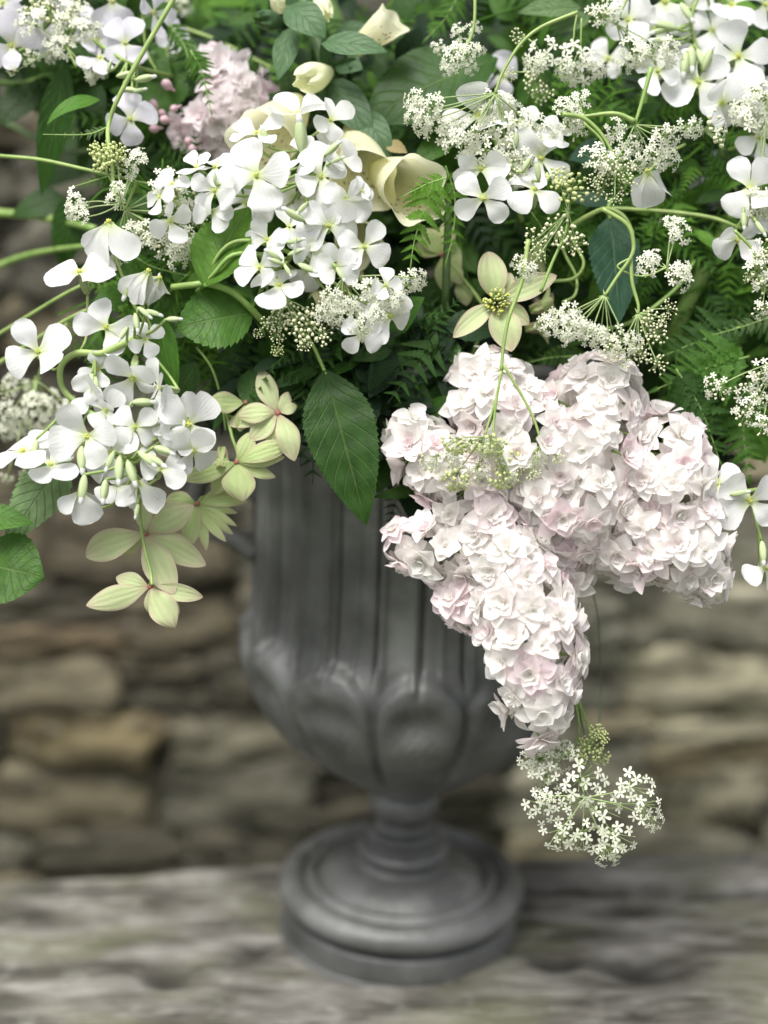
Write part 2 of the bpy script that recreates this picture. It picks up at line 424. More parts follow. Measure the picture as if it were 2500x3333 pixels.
while z < 0.62:
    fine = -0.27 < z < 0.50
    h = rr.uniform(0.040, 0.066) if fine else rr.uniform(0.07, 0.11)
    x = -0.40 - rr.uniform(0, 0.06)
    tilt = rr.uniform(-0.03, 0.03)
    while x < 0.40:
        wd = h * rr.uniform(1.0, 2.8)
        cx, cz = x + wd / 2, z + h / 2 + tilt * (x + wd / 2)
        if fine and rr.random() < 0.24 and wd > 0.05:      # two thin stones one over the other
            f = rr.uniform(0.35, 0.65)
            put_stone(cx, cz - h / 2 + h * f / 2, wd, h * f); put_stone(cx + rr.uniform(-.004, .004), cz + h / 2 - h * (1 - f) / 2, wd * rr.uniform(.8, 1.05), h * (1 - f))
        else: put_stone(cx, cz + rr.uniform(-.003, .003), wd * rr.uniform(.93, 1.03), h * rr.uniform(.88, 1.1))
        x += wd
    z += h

# ---------------- weathered bench
m, t, b = nodes('weathered_wood')
n1 = onoise(t, 16, 12, (1.2, 4.2, 3)); n2 = onoise(t, 60, 6, (1.0, 6, 3)); n3 = onoise(t, 11, 5, (1.2, 2.2, 1)); n4 = onoise(t, 60, 6, (1, 1.5, 1))
c = ramp(t, [(0.32, (0.04, 0.037, 0.030)), (0.44, (0.13, 0.123, 0.104)), (0.56, (0.25, 0.24, 0.215)), (0.70, (0.40, 0.385, 0.36))], n1).outputs[0]
c = mixc(t, math_(t, 'MULTIPLY', ramp(t, [(0.3, (0, 0, 0)), (0.6, (1, 1, 1))], n2).outputs[0], 0.85), mixc(t, 1.0, c, (0.5, 0.48, 0.44), 'MULTIPLY'), c)
c = mixc(t, math_(t, 'MULTIPLY', ramp(t, [(0.48, (0, 0, 0)), (0.62, (1, 1, 1))], n3).outputs[0], 0.55), c, (0.13, 0.135, 0.07))
c = mixc(t, math_(t, 'MULTIPLY', ramp(t, [(0.56, (0, 0, 0)), (0.72, (1, 1, 1))], n4).outputs[0], 0.4), c, (0.36, 0.36, 0.32))
att = t.nodes.new('ShaderNodeAttribute'); att.attribute_name = 'tone'
c = mixc(t, att.outputs['Fac'], c, (0.03, 0.027, 0.022))
t.links.new(c, b.inputs['Base Color']); b.inputs['Roughness'].default_value = 0.9
bump(t, b, math_(t, 'ADD', n2, n1), 0.9, 0.004)
M_WOOD = m
bench = thing('wooden_bench', 'weathered grey wooden bench under the urn, cracked and knotted', 'bench', (0, 0.55, -0.46))
def wob(x, s, a): return a * noise.noise(Vector((x * 7 + s, s * 3.1, 0)))
knots = [(on_plane(545, 3170, 0.6), 0.010), (on_plane(2080, 3150, 0.6), 0.013), (on_plane(1810, 3130, 0.6), 0.008), (on_plane(2090, 3290, 0.6), 0.006), (on_plane(2280, 2895, 0.7), 0.009), (on_plane(830, 3080, 0.62), 0.008)]
kp = []
for p, r_ in knots:
    d = (p - CAM); q = CAM + d * (0.386 / -d.z); kp.append((q.x, q.y, r_))
def plank(y0f, y1f, seed, th=0.055, nx=360, ny=46, x0=-0.75, x1=0.75):
    vs = []; fs = []; uv = []; tone = []
    for i in range(ny + 1):
        for j in range(nx + 1):
            x = x0 + (x1 - x0) * j / nx; ya, yb = y0f(x), y1f(x)
            f = i / ny; y = ya + (yb - ya) * f
            g = noise.noise(Vector((x * 5, y * 95 + seed, 0))); g2 = noise.noise(Vector((x * 14, y * 260 + seed, 4)))
            crack = max(0, noise.noise(Vector((x * 3.2, y * 60 + 9, seed))) - 0.42)
            z = 0.0022 * g + 0.0010 * g2 - 0.016 * crack
            tn = min(1, crack * 3.0)
            near = max(0.0, 1 - (sqrt((x - 0.0076) ** 2 + (y - URN_Y) ** 2) / 0.075) ** 4)
            z *= 1 - near; tn *= 1 - near
            edge = min(f, 1 - f) * (yb - ya)
            if edge < 0.006: z -= 0.006 * (1 - edge / 0.006) ** 2
            for kx, ky, kr in kp:
                q = ((x - kx) / 1.6) ** 2 + (y - ky) ** 2
                if q < (kr * 2.2) ** 2:
                    e_ = exp(-q / (kr * 0.75) ** 2); z -= 0.008 * e_; tn = max(tn, min(1, 1.3 * e_))
            vs.append((x, y, z)); uv.append((x, y)); tone.append(tn)
    m_ = nx + 1
    for i in range(ny):
        for j in range(nx): fs.append((i * m_ + j, i * m_ + j + 1, (i + 1) * m_ + j + 1, (i + 1) * m_ + j))
    rim = [j for j in range(m_)] + [i * m_ + nx for i in range(1, ny + 1)] + [ny * m_ + j for j in range(nx - 1, -1, -1)] + [i * m_ for i in range(ny - 1, 0, -1)]
    o = len(vs)
    for q in rim: vs.append((vs[q][0], vs[q][1], -th)); uv.append(uv[q]); tone.append(0)
    for q in range(len(rim)):
        q2 = (q + 1) % len(rim); fs.append((rim[q2], rim[q], o + q, o + q2))
    fs.append(tuple(o + q for q in range(len(rim) - 1, -1, -1)))
    mb = MB(); mb.add((vs, fs, uv)); mb.t = tone
    return mb
seam = lambda x: 0.700 + 0.030 * (x < -9) + wob(x, 2.0, 0.006) - 0.010 * max(0, x - 0.12) * 5
gap = lambda x: 0.0004 + 0.017 * max(0.0, min(1.0, (x - 0.045) / 0.03)) * max(0.0, 1 - max(0.0, x - 0.15) / 0.08) * (0.7 + 0.6 * noise.noise(Vector((x * 25, 1, 2))))
pl = Matrix.Translation((0, -0.55, 0.46))
plank(lambda x: 0.40 + wob(x, 5, 0.004), lambda x: seam(x) - gap(x) * 0.5, 1.0).build('plank', M_WOOD, bench, pl)
plank(lambda x: seam(x) + gap(x) * 0.5, lambda x: 0.726 + 0.12 * x * (x < 0) + 0.03 * x * (x > 0) + wob(x, 8.0, 0.006) + wob(x * 4, 3.0, 0.002), 17.0, ny=10).build('plank', M_WOOD, bench, pl)
for sx in (-0.62, 0.62):
    for y0, y1 in ((0.43, 0.49), (0.64, 0.69)):
        MB().add(box(sx - 0.03, sx + 0.03, y0, y1, -0.46, -0.0552)).build('leg', M_WOOD, bench, pl)

# ---------------- cast urn
m, t, b = nodes('urn_lead_grey')
n1 = onoise(t, 26, 8); n2 = onoise(t, 320, 5); n3 = onoise(t, 70, 6, (1, 1, 0.35)); n4 = onoise(t, 11, 3)
c = ramp(t, [(0.32, (0.075, 0.077, 0.074)), (0.5, (0.145, 0.148, 0.142)), (0.68, (0.27, 0.275, 0.262))], n1).outputs[0]
c = mixc(t, math_(t, 'MULTIPLY', ramp(t, [(0.52, (0, 0, 0)), (0.72, (1, 1, 1))], n3).outputs[0], 0.32), c, (0.24, 0.242, 0.23))
c = mixc(t, math_(t, 'MULTIPLY', ramp(t, [(0.45, (0, 0, 0)), (0.65, (1, 1, 1))], n4).outputs[0], 0.40), c, (0.075, 0.077, 0.074))
t.links.new(c, b.inputs['Base Color']); b.inputs['Roughness'].default_value = 0.50
b.inputs['Specular IOR Level'].default_value = 0.6; b.inputs['Metallic'].default_value = 0.35
bump(t, b, math_(t, 'ADD', math_(t, 'MULTIPLY', n3, 0.8), n2), 0.30, 0.0012)
M_URN = m
NT = 384
def lathe(prof, mod=None, nt=NT):
    vs = []; fs = []; uv = []
    for i, (r_, z_) in enumerate(prof):
        for k in range(nt):
            th = 2 * pi * k / nt
            r2 = r_ + (mod(th, z_) if mod else 0)
            # angle zero faces the camera (-Y)
            vs.append((r2 * sin(th), -r2 * cos(th), z_)); uv.append((k / nt, i / len(prof)))
    for i in range(len(prof) - 1):
        for k in range(nt):
            k2 = (k + 1) % nt
            fs.append((i * nt + k, i * nt + k2, (i + 1) * nt + k2, (i + 1) * nt + k))
    return vs, fs, uv
def spl(pts, step=0.0012):
    """smooth profile through (r, z) points"""
    P = [Vector((a, 0, c)) for a, c in pts]; out = catmull(P, 6); return [(p.x, p.z) for p in out]
def lerp_steps(z, a, b): 
    t_ = max(0.0, min(1.0, (z - a) / (b - a))); return t_ * t_ * (3 - 2 * t_)
PER = radians(30); PH = radians(-6)
def bodymod(th, z):
    out = 0.0
    # upper part: raised narrow bands with a rim each side, hollow panels between
    up_ = lerp_steps(z, 0.148, 0.162) * (1 - lerp_steps(z, 0.262, 0.272))
    q = ((th - PH + PER / 2) % PER) - PER / 2; q = abs(q)
    hw = radians(6.3)
    band = 0.0
    if q < hw:
        band = 0.0010 + 0.0026 * exp(-((q - hw * 0.85) / (hw * 0.16)) ** 2)
    else:
        f = (q - hw) / (PER / 2 - hw)
        band = -0.0020 * sin(pi * f * 0.5) - 0.0042 * exp(-((f - 0.08) / 0.12) ** 2) + 0.0010 * (f > .9)
    out += band * up_
    # lower part: swelling lobes with arched heads
    lo = lerp_steps(z, 0.080, 0.108)
    q2 = ((th - PH - radians(8) + PER / 2) % PER) / PER      # 0..1, lobe centre at .5
    e = abs(q2 - 0.5) * 2
    top = 0.161 - 0.017 * e ** 2.2
    inside = 1 - lerp_steps(z, top - 0.006, top)
    out += lo * inside * (0.0046 * sqrt(max(0, 1 - e ** 4)) - 0.0020 * exp(-((1 - e) / 0.10) ** 2))
    # arched rim and a hollow under it
    dt = (top - 0.014 - z)
    out -= 0.0050 * exp(-((z - 0.138 + 0.006 * e * e) / 0.0085) ** 2) * exp(-(e / 0.62) ** 4) * lo
    out += 0.0005 * exp(-(dt / 0.005) ** 2) * lo
    if z < top - 0.018: out += 0.0004 * sin(th * 96) * sin(z * 2200) * lo * (1 - e ** 2)
    return out
UR = 0.0076
urn = thing('stone_urn', 'dark grey cast urn with fluted bowl and round foot holding the flowers', 'urn', (UR, URN_Y, -0.0010))
urn.rotation_euler = (0, radians(2.0), 0)
body = spl([(0.0, 0.0765), (0.013, 0.0765), (0.020, 0.078), (0.030, 0.0835), (0.0425, 0.0925), (0.055, 0.1045), (0.065, 0.1165), (0.0722, 0.129), (0.0757, 0.141), (0.0757, 0.151), (0.0733, 0.161), (0.0722, 0.169), (0.0716, 0.182), (0.0716, 0.21), (0.0722, 0.233), (0.0745, 0.256), (0.080, 0.272), (0.090, 0.284), (0.094, 0.288), (0.093, 0.292), (0.088, 0.291), (0.074, 0.274), (0.066, 0.25), (0.064, 0.20), (0.050, 0.12), (0.0, 0.10)])
dense = []
for a, c_ in zip(body[:-1], body[1:]):
    k = max(1, int(sqrt((a[0] - c_[0]) ** 2 + (a[1] - c_[1]) ** 2) / 0.0013)) if a[1] < 0.29 and a[0] > 0.02 else 1
    k = min(k, 6)
    for i in range(k): dense.append((a[0] + (c_[0] - a[0]) * i / k, a[1] + (c_[1] - a[1]) * i / k))
dense.append(body[-1])
idx = max(range(len(dense)), key=lambda i: dense[i][1])
def bm2(th, z): return bodymod(th, z)
vs, fs, uv = lathe(dense[:idx + 1], bm2)
MB().add((vs, fs, uv)).add(lathe(dense[idx:], None)).build('bowl', M_URN, urn)
foot = spl([(0.0, 0.0), (0.0545, 0.0), (0.0565, 0.0010), (0.0568, 0.006), (0.0562, 0.0125), (0.0535, 0.0140), (0.0520, 0.0152), (0.0535, 0.0165), (0.0580, 0.0180), (0.0600, 0.0215), (0.0590, 0.0255), (0.0555, 0.0285), (0.0520, 0.0292), (0.0492, 0.0280), (0.0480, 0.0262), (0.0468, 0.0270), (0.0450, 0.0292), (0.0425, 0.0292), (0.0410, 0.0272), (0.039, 0.0280), (0.034, 0.0315), (0.028, 0.0340), (0.0225, 0.0350), (0.0190, 0.0375)])
MB().add(lathe(foot, None, 128)).build('foot', M_URN, urn)
stemp = spl([(0.0190, 0.0375), (0.0215, 0.0390), (0.0222, 0.0412), (0.0205, 0.0432), (0.0172, 0.0440), (0.0168, 0.0455), (0.0180, 0.0466), (0.0176, 0.0484), (0.0140, 0.0500), (0.0128, 0.0522), (0.0132, 0.0545), (0.0158, 0.0560), (0.0172, 0.0595), (0.0166, 0.0630), (0.0140, 0.0648), (0.0136, 0.0668)])
stemp = [(a_, 0.0375 + (c_ - 0.0375) * 1.34) for a_, c_ in stemp]
MB().add(lathe(stemp, None, 96)).build('neck', M_URN, urn)
for sgn in (-1, 1):
    hp = [(0.070, 0, 0.214), (0.082, 0, 0.226), (0.096, 0, 0.226), (0.101, 0, 0.211), (0.094, 0, 0.199), (0.083, 0, 0.195), (0.073, 0, 0.188)]
    hm = MB().add(tube([(sgn * a, c_, e) for a, c_, e in hp], 0.0048, 0.0048, 8, 6))
    hm.add(ball(0.006, 0.006, 0.006, 6, 8, c=(sgn * 0.090, 0, 0.213)))
    hm.add(tube([(sgn * 0.101, 0, 0.211), (sgn * 0.097, 0, 0.207), (sgn * 0.090, 0, 0.211)], 0.0035, 0.003, 8, 5))
    hm.build('handle', M_URN, urn)
# damp soil that fills the urn
# ================================================================ PLANT BUILDERS
def stemcurve(spec, dz=0.0):
    """list of (x, y[, d]) in picture coordinates -> points in the place"""
    return [at(p[0], p[1], (p[2] if len(p) > 2 else dd(p[0], p[1])) + dz) for p in spec]

# ---- dame's rocket
def hw(W, claw=0.20, mid=0.70):
    def f(u):
        s = min(1, max(0, (u - 0.02) / mid)); s = s * s * (3 - 2 * s)
        return W * (claw + (1 - claw) * s) * sqrt(max(0.0, 1 - u ** 6.5)) + 0.004
    return f
HP = []
for i in range(13):
    r_ = random.Random(100 + i)
    curl = [-0.35, -0.7, 0.25, -0.9, -0.45, 0.45, -0.85, -1.25, -0.15, -0.45, -0.4, -0.6, -0.3][i]
    g = blade(1.0, (lambda f_, q_: (lambda u: f_(u) * (1 + .035 * sin(23 * u + q_) * u + .02 * sin(51 * u + 2 * q_) * u)))(hw(r_.uniform(0.37, 0.50)), r_.uniform(0, 6)), 18, 8, fold=r_.uniform(-.12, .12), a0=(r_.uniform(0.05, 0.35) if i < 10 else r_.uniform(-1.15, -.85)), curl=curl, cp=1.4, cup=r_.uniform(-0.28, 0.30), wave=r_.uniform(0.06, 0.15), wk=r_.uniform(1.2, 2.8), ph=r_.uniform(0, 6), notch=r_.choice([0.0, 0.03, 0.06]), side=r_.uniform(-0.12, 0.12))
    HP.append((g, curl))
HPM = {}
def hpetal(i, mat):
    k = (i, mat.name)
    if k not in HPM: HPM[k] = MB().add(HP[i][0]).mesh('petal', [mat])
    return HPM[k]
CENTRE = []
for i in range(3):
    r_ = random.Random(i); mb = MB()
    # throat, anthers, then the calyx behind
    for k in range(6):
        a = k * 1.047 + r_.uniform(-.2, .2); rr_ = 0.045 if k else 0.0
        mb.add(ball(0.026, 0.026, 0.06, 4, 5, c=(rr_ * cos(a), rr_ * sin(a), 0.03 + r_.uniform(0, .03))), None, 1)
    mb.add(ball(0.085, 0.085, 0.10, 5, 8, c=(0, 0, -0.06)), None, 0)
    for k in range(4):
        a = k * pi / 2 + 0.785
        g = blade(0.62, lambda u: 0.085 * (0.55 + 0.45 * sin(pi * min(1, u * 1.1))) * sqrt(max(0, 1 - u ** 6)) + .003, 6, 2, a0=0.08, curl=-0.12, cup=-0.6)
        # sepals run along the tube from its foot up to the throat
        M = Matrix.Translation((0, 0, -0.70)) @ Matrix.Rotation(a, 4, 'Z') @ Matrix.Translation((0, 0.045, 0)) @ Matrix.Rotation(radians(88), 4, 'X')
        mb.add(g, M, 0)
    mb.add(tube([(0, 0, -0.72), (0, 0, -0.05)], 0.075, 0.05, 8, 3), None, 0)
    CENTRE.append(mb.mesh('flower', [M_CALYX, M_ANTHER]))
def rocket_flower(parent, x, y, R, fx=0.0, fy=0.0, roll=0.0, d=None, mat=None, petals=(0, 1, 2, 3), style=None, r=rnd):
    """x, y throat; R petal length in picture units; facing; style: index list of petal shapes"""
    mat = mat or M_WHITE
    if d is None: d = dd(x, y) + r.uniform(-0.004, 0.004)
    pos = at(x, y, d); n = sdir(fx, fy)
    s = px2m(R * 0.95, d)
    M = frame(pos, n, roll, s)
    f = obj('flower', r.choice(CENTRE), parent, loc_to(parent, M))
    squash = r.uniform(0.05, 0.26) * r.choice((-1, 1))
    for k in petals:
        a = k * pi / 2 + (squash if k % 2 else -squash) + r.uniform(-0.08, 0.08)
        i = r.choice(style) if style else r.randrange(7)
        ps = r.uniform(0.86, 1.12)
        ML = Matrix.Rotation(a, 4, 'Z') @ Matrix.Translation((0, 0.03, 0.0)) @ Matrix.Rotation(r.uniform(-0.3, 0.3), 4, 'Y') @ Matrix.Rotation(r.uniform(-0.32, 0.30), 4, 'X') @ Matrix.Diagonal((ps, ps, ps, 1))
        p = obj('petal', hpetal(i, mat), f, ML)
    return pos - n * s * 0.72
BUDM = []
for i in range(3):
    mb = MB().add(ball(0.155, 0.155, 0.46, 8, 12, ridge=0.16, nr=4, c=(0, 0, 0.46)), None, 0)
    mb.add(ball(0.10, 0.10, 0.20, 5, 8, c=(0, 0, 0.88)), None, 1)
    BUDM.append(mb.mesh('bud', [M_BUD, M_WHITE]))
def rocket_bud(parent, x, y, L, ang, d=None, fz=0.2):
    """x, y foot of the bud; ang degrees in the picture, 0 right, 90 up"""
    if d is None: d = dd(x, y)
    a = radians(ang); n = (RT * cos(a) + UP * sin(a) + BK * fz).normalized()
    M = frame(at(x, y, d), n, rnd.uniform(0, 6), px2m(L, d), BK)
    obj('bud', rnd.choice(BUDM), parent, loc_to(parent, M)); return at(x, y, d)
def nearest(P, q):
    return min(P, key=lambda p: (p - q).length)
def raceme(label, stem, flowers, buds=(), group='white rocket flower sprays', mat=None, r0=9, r1=6, smat=None, seed=1, off=0.0, attach=True):
    r = random.Random(seed)
    P = catmull(stemcurve(stem, off), 8)
    root = thing('rocket_flower_spray', label, 'flower', P[0], group)
    mb = MB(); d0 = 0.56
    T0 = Matrix.Translation(-Vector(root.location))
    mb.add(tube(P, px2m(r0, d0), px2m(r1, d0), 7, 1, False), T0)
    for fl in flowers:
        kw = dict(fl[6]) if len(fl) > 6 else {}
        x, y, R, fx, fy, ro = fl[:6]
        if 'd' in kw: dq = kw.pop('d')
        else: dq = dd(x, y) + off + r.uniform(-0.004, 0.004)
        foot_ = rocket_flower(root, x, y, R, fx, fy, radians(ro), dq, kw.pop('mat', mat), r=r, **kw)
        if attach:
            q = nearest(P, foot_); mid = (foot_ + q) * 0.5 - UP * 0.002 - sdir(fx, fy) * px2m(R, d0) * 0.25
            mb.add(tube([q, mid, foot_], px2m(4.5, d0), px2m(5, d0), 5, 5), T0)
    for bd in buds:
        foot_ = rocket_bud(root, *bd[:4], d=(bd[4] if len(bd) > 4 else dd(bd[0], bd[1]) + off - 0.004))
        q = nearest(P, foot_)
        mb.add(tube([q, (q + foot_) * 0.5 - UP * 0.001, foot_], px2m(4, d0), px2m(5, d0), 5, 4), T0)
    mb.build('stem', smat or M_STEM_L, root)
    return root

# ---- double lilac
def mk_lilac_mat(name, white, pink):
    m, t, b = nodes(name)
    x, y = uvxy(t); oi = t.nodes.new('ShaderNodeObjectInfo')
    at_ = t.nodes.new('ShaderNodeAttribute'); at_.attribute_name = 'tone'
    f = math_(t, 'MULTIPLY_ADD', math_(t, 'POWER', oi.outputs['Random'], 5.0), 0.80, math_(t, 'MULTIPLY', at_.outputs['Fac'], 0.13))
    f = math_(t, 'MULTIPLY', f, math_(t, 'MULTIPLY_ADD', y, 0.55, 0.45))
    c = mixc(t, f, white, pink)
    th = ramp(t, [(0.0, (1, 1, 1)), (0.22, (0, 0, 0))], y).outputs[0]
    c = mixc(t, math_(t, 'MULTIPLY', th, 0.35), c, (0.86, 0.80, 0.64))
    nz = onoise(t, 6, 2, coord='UV'); bump(t, b, nz, 0.25, 0.0003)
    thin(t, b, c, 0.52, 0.7); return m
M_LILAC = mk_lilac_mat('blush_lilac', (0.94, 0.925, 0.895), (0.90, 0.73, 0.79))
M_LILACP = mk_lilac_mat('pink_lilac', (0.90, 0.86, 0.86), (0.86, 0.66, 0.72))
def lw(W):
    return lambda u: W * (0.20 + 0.80 * sin(min(1, u / 0.55) * pi / 2) ** 1.2) * (max(0.0, 1 - max(0, (u - 0.45) / 0.55) ** 1.7) ** 0.88) + 0.004
LIL = []
for i in range(12):
    r_ = random.Random(300 + i); opn = [0.0, 0.15, 0.35, 0.75, 0.1, 0.25, 0.5, 0.05, -.15, .9, .2, .1][i]
    outer = MB(); inner = MB()
    for ring, (n_, L_, W_, tilt) in enumerate(((6, 1.0, 0.37, -0.16 + opn), (5, 0.78, 0.34, 0.24 + opn * 0.7))):
        for k in range(n_):
            a = 2 * pi * (k + ring * 0.5) / n_ + r_.uniform(-.25, .25)
            g = blade(L_ * r_.uniform(.85, 1.15), lw(W_ * r_.uniform(.85, 1.15)), 8, 4, a0=tilt + r_.uniform(-.13, .13), curl=r_.uniform(-0.7, 0.1), cp=1.6, cup=r_.uniform(0.05, 0.7), wave=r_.uniform(0.03, .14), ph=r_.uniform(0, 6), side=r_.uniform(-.3, .3))
            outer.add(g, Matrix.Rotation(a, 4, 'Z') @ Matrix.Translation((0, 0.05, 0.05 * ring)), 0, r_.random())
    for ring, (n_, L_, W_, tilt) in enumerate(((4, 0.56, 0.28, 0.55), (3, 0.36, 0.20, 0.85))):
        for k in range(n_):
            a = 2 * pi * (k + ring * 0.5) / n_ + r_.uniform(-.35, .35)
            g = blade(L_ * r_.uniform(.8, 1.2), lw(W_), 6, 4, a0=tilt + r_.uniform(-.3, .15), curl=r_.uniform(-0.2, 0.9), cp=1.3, cup=r_.uniform(0.2, 0.9), wave=0.10, ph=r_.uniform(0, 6))
            inner.add(g, Matrix.Rotation(a, 4, 'Z') @ Matrix.Translation((0, 0.02, 0.06 + 0.03 * ring)), 0, r_.random() * .4)
    LIL.append((outer, inner))
LILM = {}
def lil(i, mat):
    k = (i, mat.name)
    if k not in LILM: LILM[k] = (LIL[i][0].mesh('floret', [mat]), LIL[i][1].mesh('inner_petals', [mat]))
    return LILM[k]
def lilac(label, spines, R=84, gap=86, mat=None, seed=3, off=0.0, limit=200, others=(), fzmin=-0.35, buds=()):
    """spines: lists of (x, y, radius, d); florets on the surface of the swept balls"""
    mat = mat or M_LILAC; r = random.Random(seed)
    balls = []
    for sp in spines:
        for (a, b_) in zip(sp[:-1], sp[1:]):
            for k in range(9):
                f = k / 8; q = [a[i] + (b_[i] - a[i]) * f for i in range(4)]
                balls.append((at(q[0], q[1], q[3] + off), px2m(q[2] * 0.96 - 4, q[3])))
    root = thing('lilac_truss', label, 'lilac', balls[-1][0], 'double blush lilac trusses')
    T0 = Matrix.Translation(-Vector(root.location)); kept = []; tries = 0; layer = 0
    while tries < 14000:
        tries += 1
        if tries == 7000: layer = 1; first = kept; kept = []
        g = px2m(gap + 8 * layer, 0.55)
        c, rad = r.choice(balls); rad *= 1 - 0.36 * layer      # a second layer fills the shade under the outer one
        v = Vector((r.gauss(0, 1), r.gauss(0, 1), r.gauss(0, 1))).normalized()
        if v.dot(BK) < fzmin: continue
        p = c + v * rad * r.uniform(0.93, 1.02)
        if any((p - c2).length < r2 * (0.90 - 0.34 * layer) for c2, r2 in balls): continue
        if any((p - q).length < g for q in kept): continue
        kept.append(p)
        # out from the balls, a bit random
        v = (v + Vector((r.gauss(0, .18), r.gauss(0, .18), r.gauss(0, .18))) + BK * 0.12).normalized()
        s = px2m(R * r.uniform(0.80, 1.10), 0.55)
        mo, mi_ = lil(r.randrange(12), mat)
        M = frame(p, v, r.uniform(0, 6.3), s)
        f = obj('floret', mo, root, loc_to(root, M)); f2 = obj('inner_petals', mi_, f)
    kept = first
    # woody green stalks inside
    mb = MB()
    for sp in spines:
        mb.add(tube([at(q[0], q[1], q[3] + off + 0.004) for q in sp], px2m(14, .55), px2m(8, .55), 6, 4), T0)
    step = max(1, len(kept) // 60)
    for p in kept[::step]:
        c = min(balls, key=lambda q: (q[0] - p).length)[0]
        mb.add(tube([c, (c + p) / 2 + UP * 0.001, p], px2m(5, .55), px2m(4, .55), 4, 2), T0)
    mb.build('stalk', M_STEM, root)
    for (x, y, Rb, d_) in buds:
        a = r.uniform(-.6, .6)
        bm = MB().add(ball(.5, .5, .62, 6, 10, ridge=.08, nr=4, c=(0, 0, .5))).add(tube([(0, 0, -.9), (0, 0, 0.05)], .13, .2, 6, 2))
        bm.build('bud', M_PBUD, root, loc_to(root, frame(at(x, y, d_), sdir(-.45 + a * .3, .1 + a), 0, px2m(Rb, d_))))
    return root, balls
M_PBUD = plain('pink_bud', (0.62, 0.40, 0.46), (0.78, 0.58, 0.62), 0.55, 300, 0.2)

# ---- cow parsley
def floret_geo(mb, M, r, mi=0, big=False):
    n = 5; mb.add(ball(0.17, 0.17, 0.14, 3, 5, c=(0, 0, 0.06)), M, 1)
    for k in range(n):
        a = 2 * pi * k / n + r.uniform(-.15, .15); L_ = r.uniform(0.75, 1.0) * (1.25 if (big and k in (0, 1)) else 1.0)
        g = blade(L_, lambda u: 0.34 * (0.3 + 0.7 * u) * sqrt(max(0, 1 - u ** 5)) + .01, 4, 2, a0=r.uniform(-.1, .45), curl=-0.3, cup=0.2, notch=0.12)
        mb.add(g, M @ Matrix.Rotation(a, 4, 'Z') @ Matrix.Translation((0, .12, 0)), mi)
UMB = {'open': [], 'bud': [], 'green': [], 'mix': []}
UMS = {'open': [], 'bud': [], 'green': [], 'mix': []}
for kind, cnt in (('open', 5), ('bud', 4), ('green', 3), ('mix', 4)):
    for i in range(cnt):
        r_ = random.Random(500 + i * 7 + len(kind)); mb = MB(); st = MB(); pts = []
        nfl = {'open': 15, 'mix': 18, 'bud': 20, 'green': 24}[kind]
        tries = 0
        while len(pts) < nfl and tries < 2000:
            tries += 1
            a = r_.uniform(0, 6.283); q = sqrt(r_.random()); p = Vector((q * cos(a), q * sin(a), 0.28 * (1 - q * q) + r_.uniform(-.05, .05)))
            if any((p - o).length < 0.26 for o in pts): continue
            pts.append(p)
            n_ = (Vector((p.x, p.y, 0)) * 0.8 + Vector((r_.uniform(-.3, .3), r_.uniform(-.3, .3), 1))).normalized()
            isb = kind in ('bud', 'green') or (kind == 'mix' and r_.random() < 0.5)
            if isb:
                for _ in range(2 if kind == 'green' else 1):
                    jj = Vector((r_.uniform(-.07, .07), r_.uniform(-.07, .07), r_.uniform(-.07, .07)))
                    k = r_.uniform(0.085, 0.14)
                    mb.add(ball(k, k, k * 1.05, 4, 6, ridge=0.12, nr=3, c=tuple(p + jj)), None, 1)
            else:
                M = frame(p, n_, r_.uniform(0, 6), r_.uniform(0.22, 0.32), Vector((0, 1, 0))); floret_geo(mb, M, r_, 0, q > .6)
            st.add(tube([Vector((0, 0, -0.75)), Vector((p.x * .55, p.y * .55, -0.25)), p], 0.022, 0.016, 4, 3))
        for k in range(6):     # bractlets under the umbellet
            a = k * 1.05; st.add(blade(0.42, lambda u: 0.06 * (1 - u) + .004, 3, 2, a0=-0.1, curl=-0.4), Matrix.Translation((0, 0, -.75)) @ Matrix.Rotation(a, 4, 'Z'))
        sec = {'open': M_BUD, 'mix': M_FLORET_B, 'bud': M_FLORET_B, 'green': M_FLORET_G}[kind]
        UMB[kind].append(mb.mesh('florets', [M_FLORET, sec])); UMS[kind].append(st)
FLM = []
for i in range(4):
    r_ = random.Random(i + 60); mb = MB(); floret_geo(mb, Matrix.Identity(4), r_, 0, True); FLM.append(mb.mesh('floret', [M_FLORET, M_BUD]))
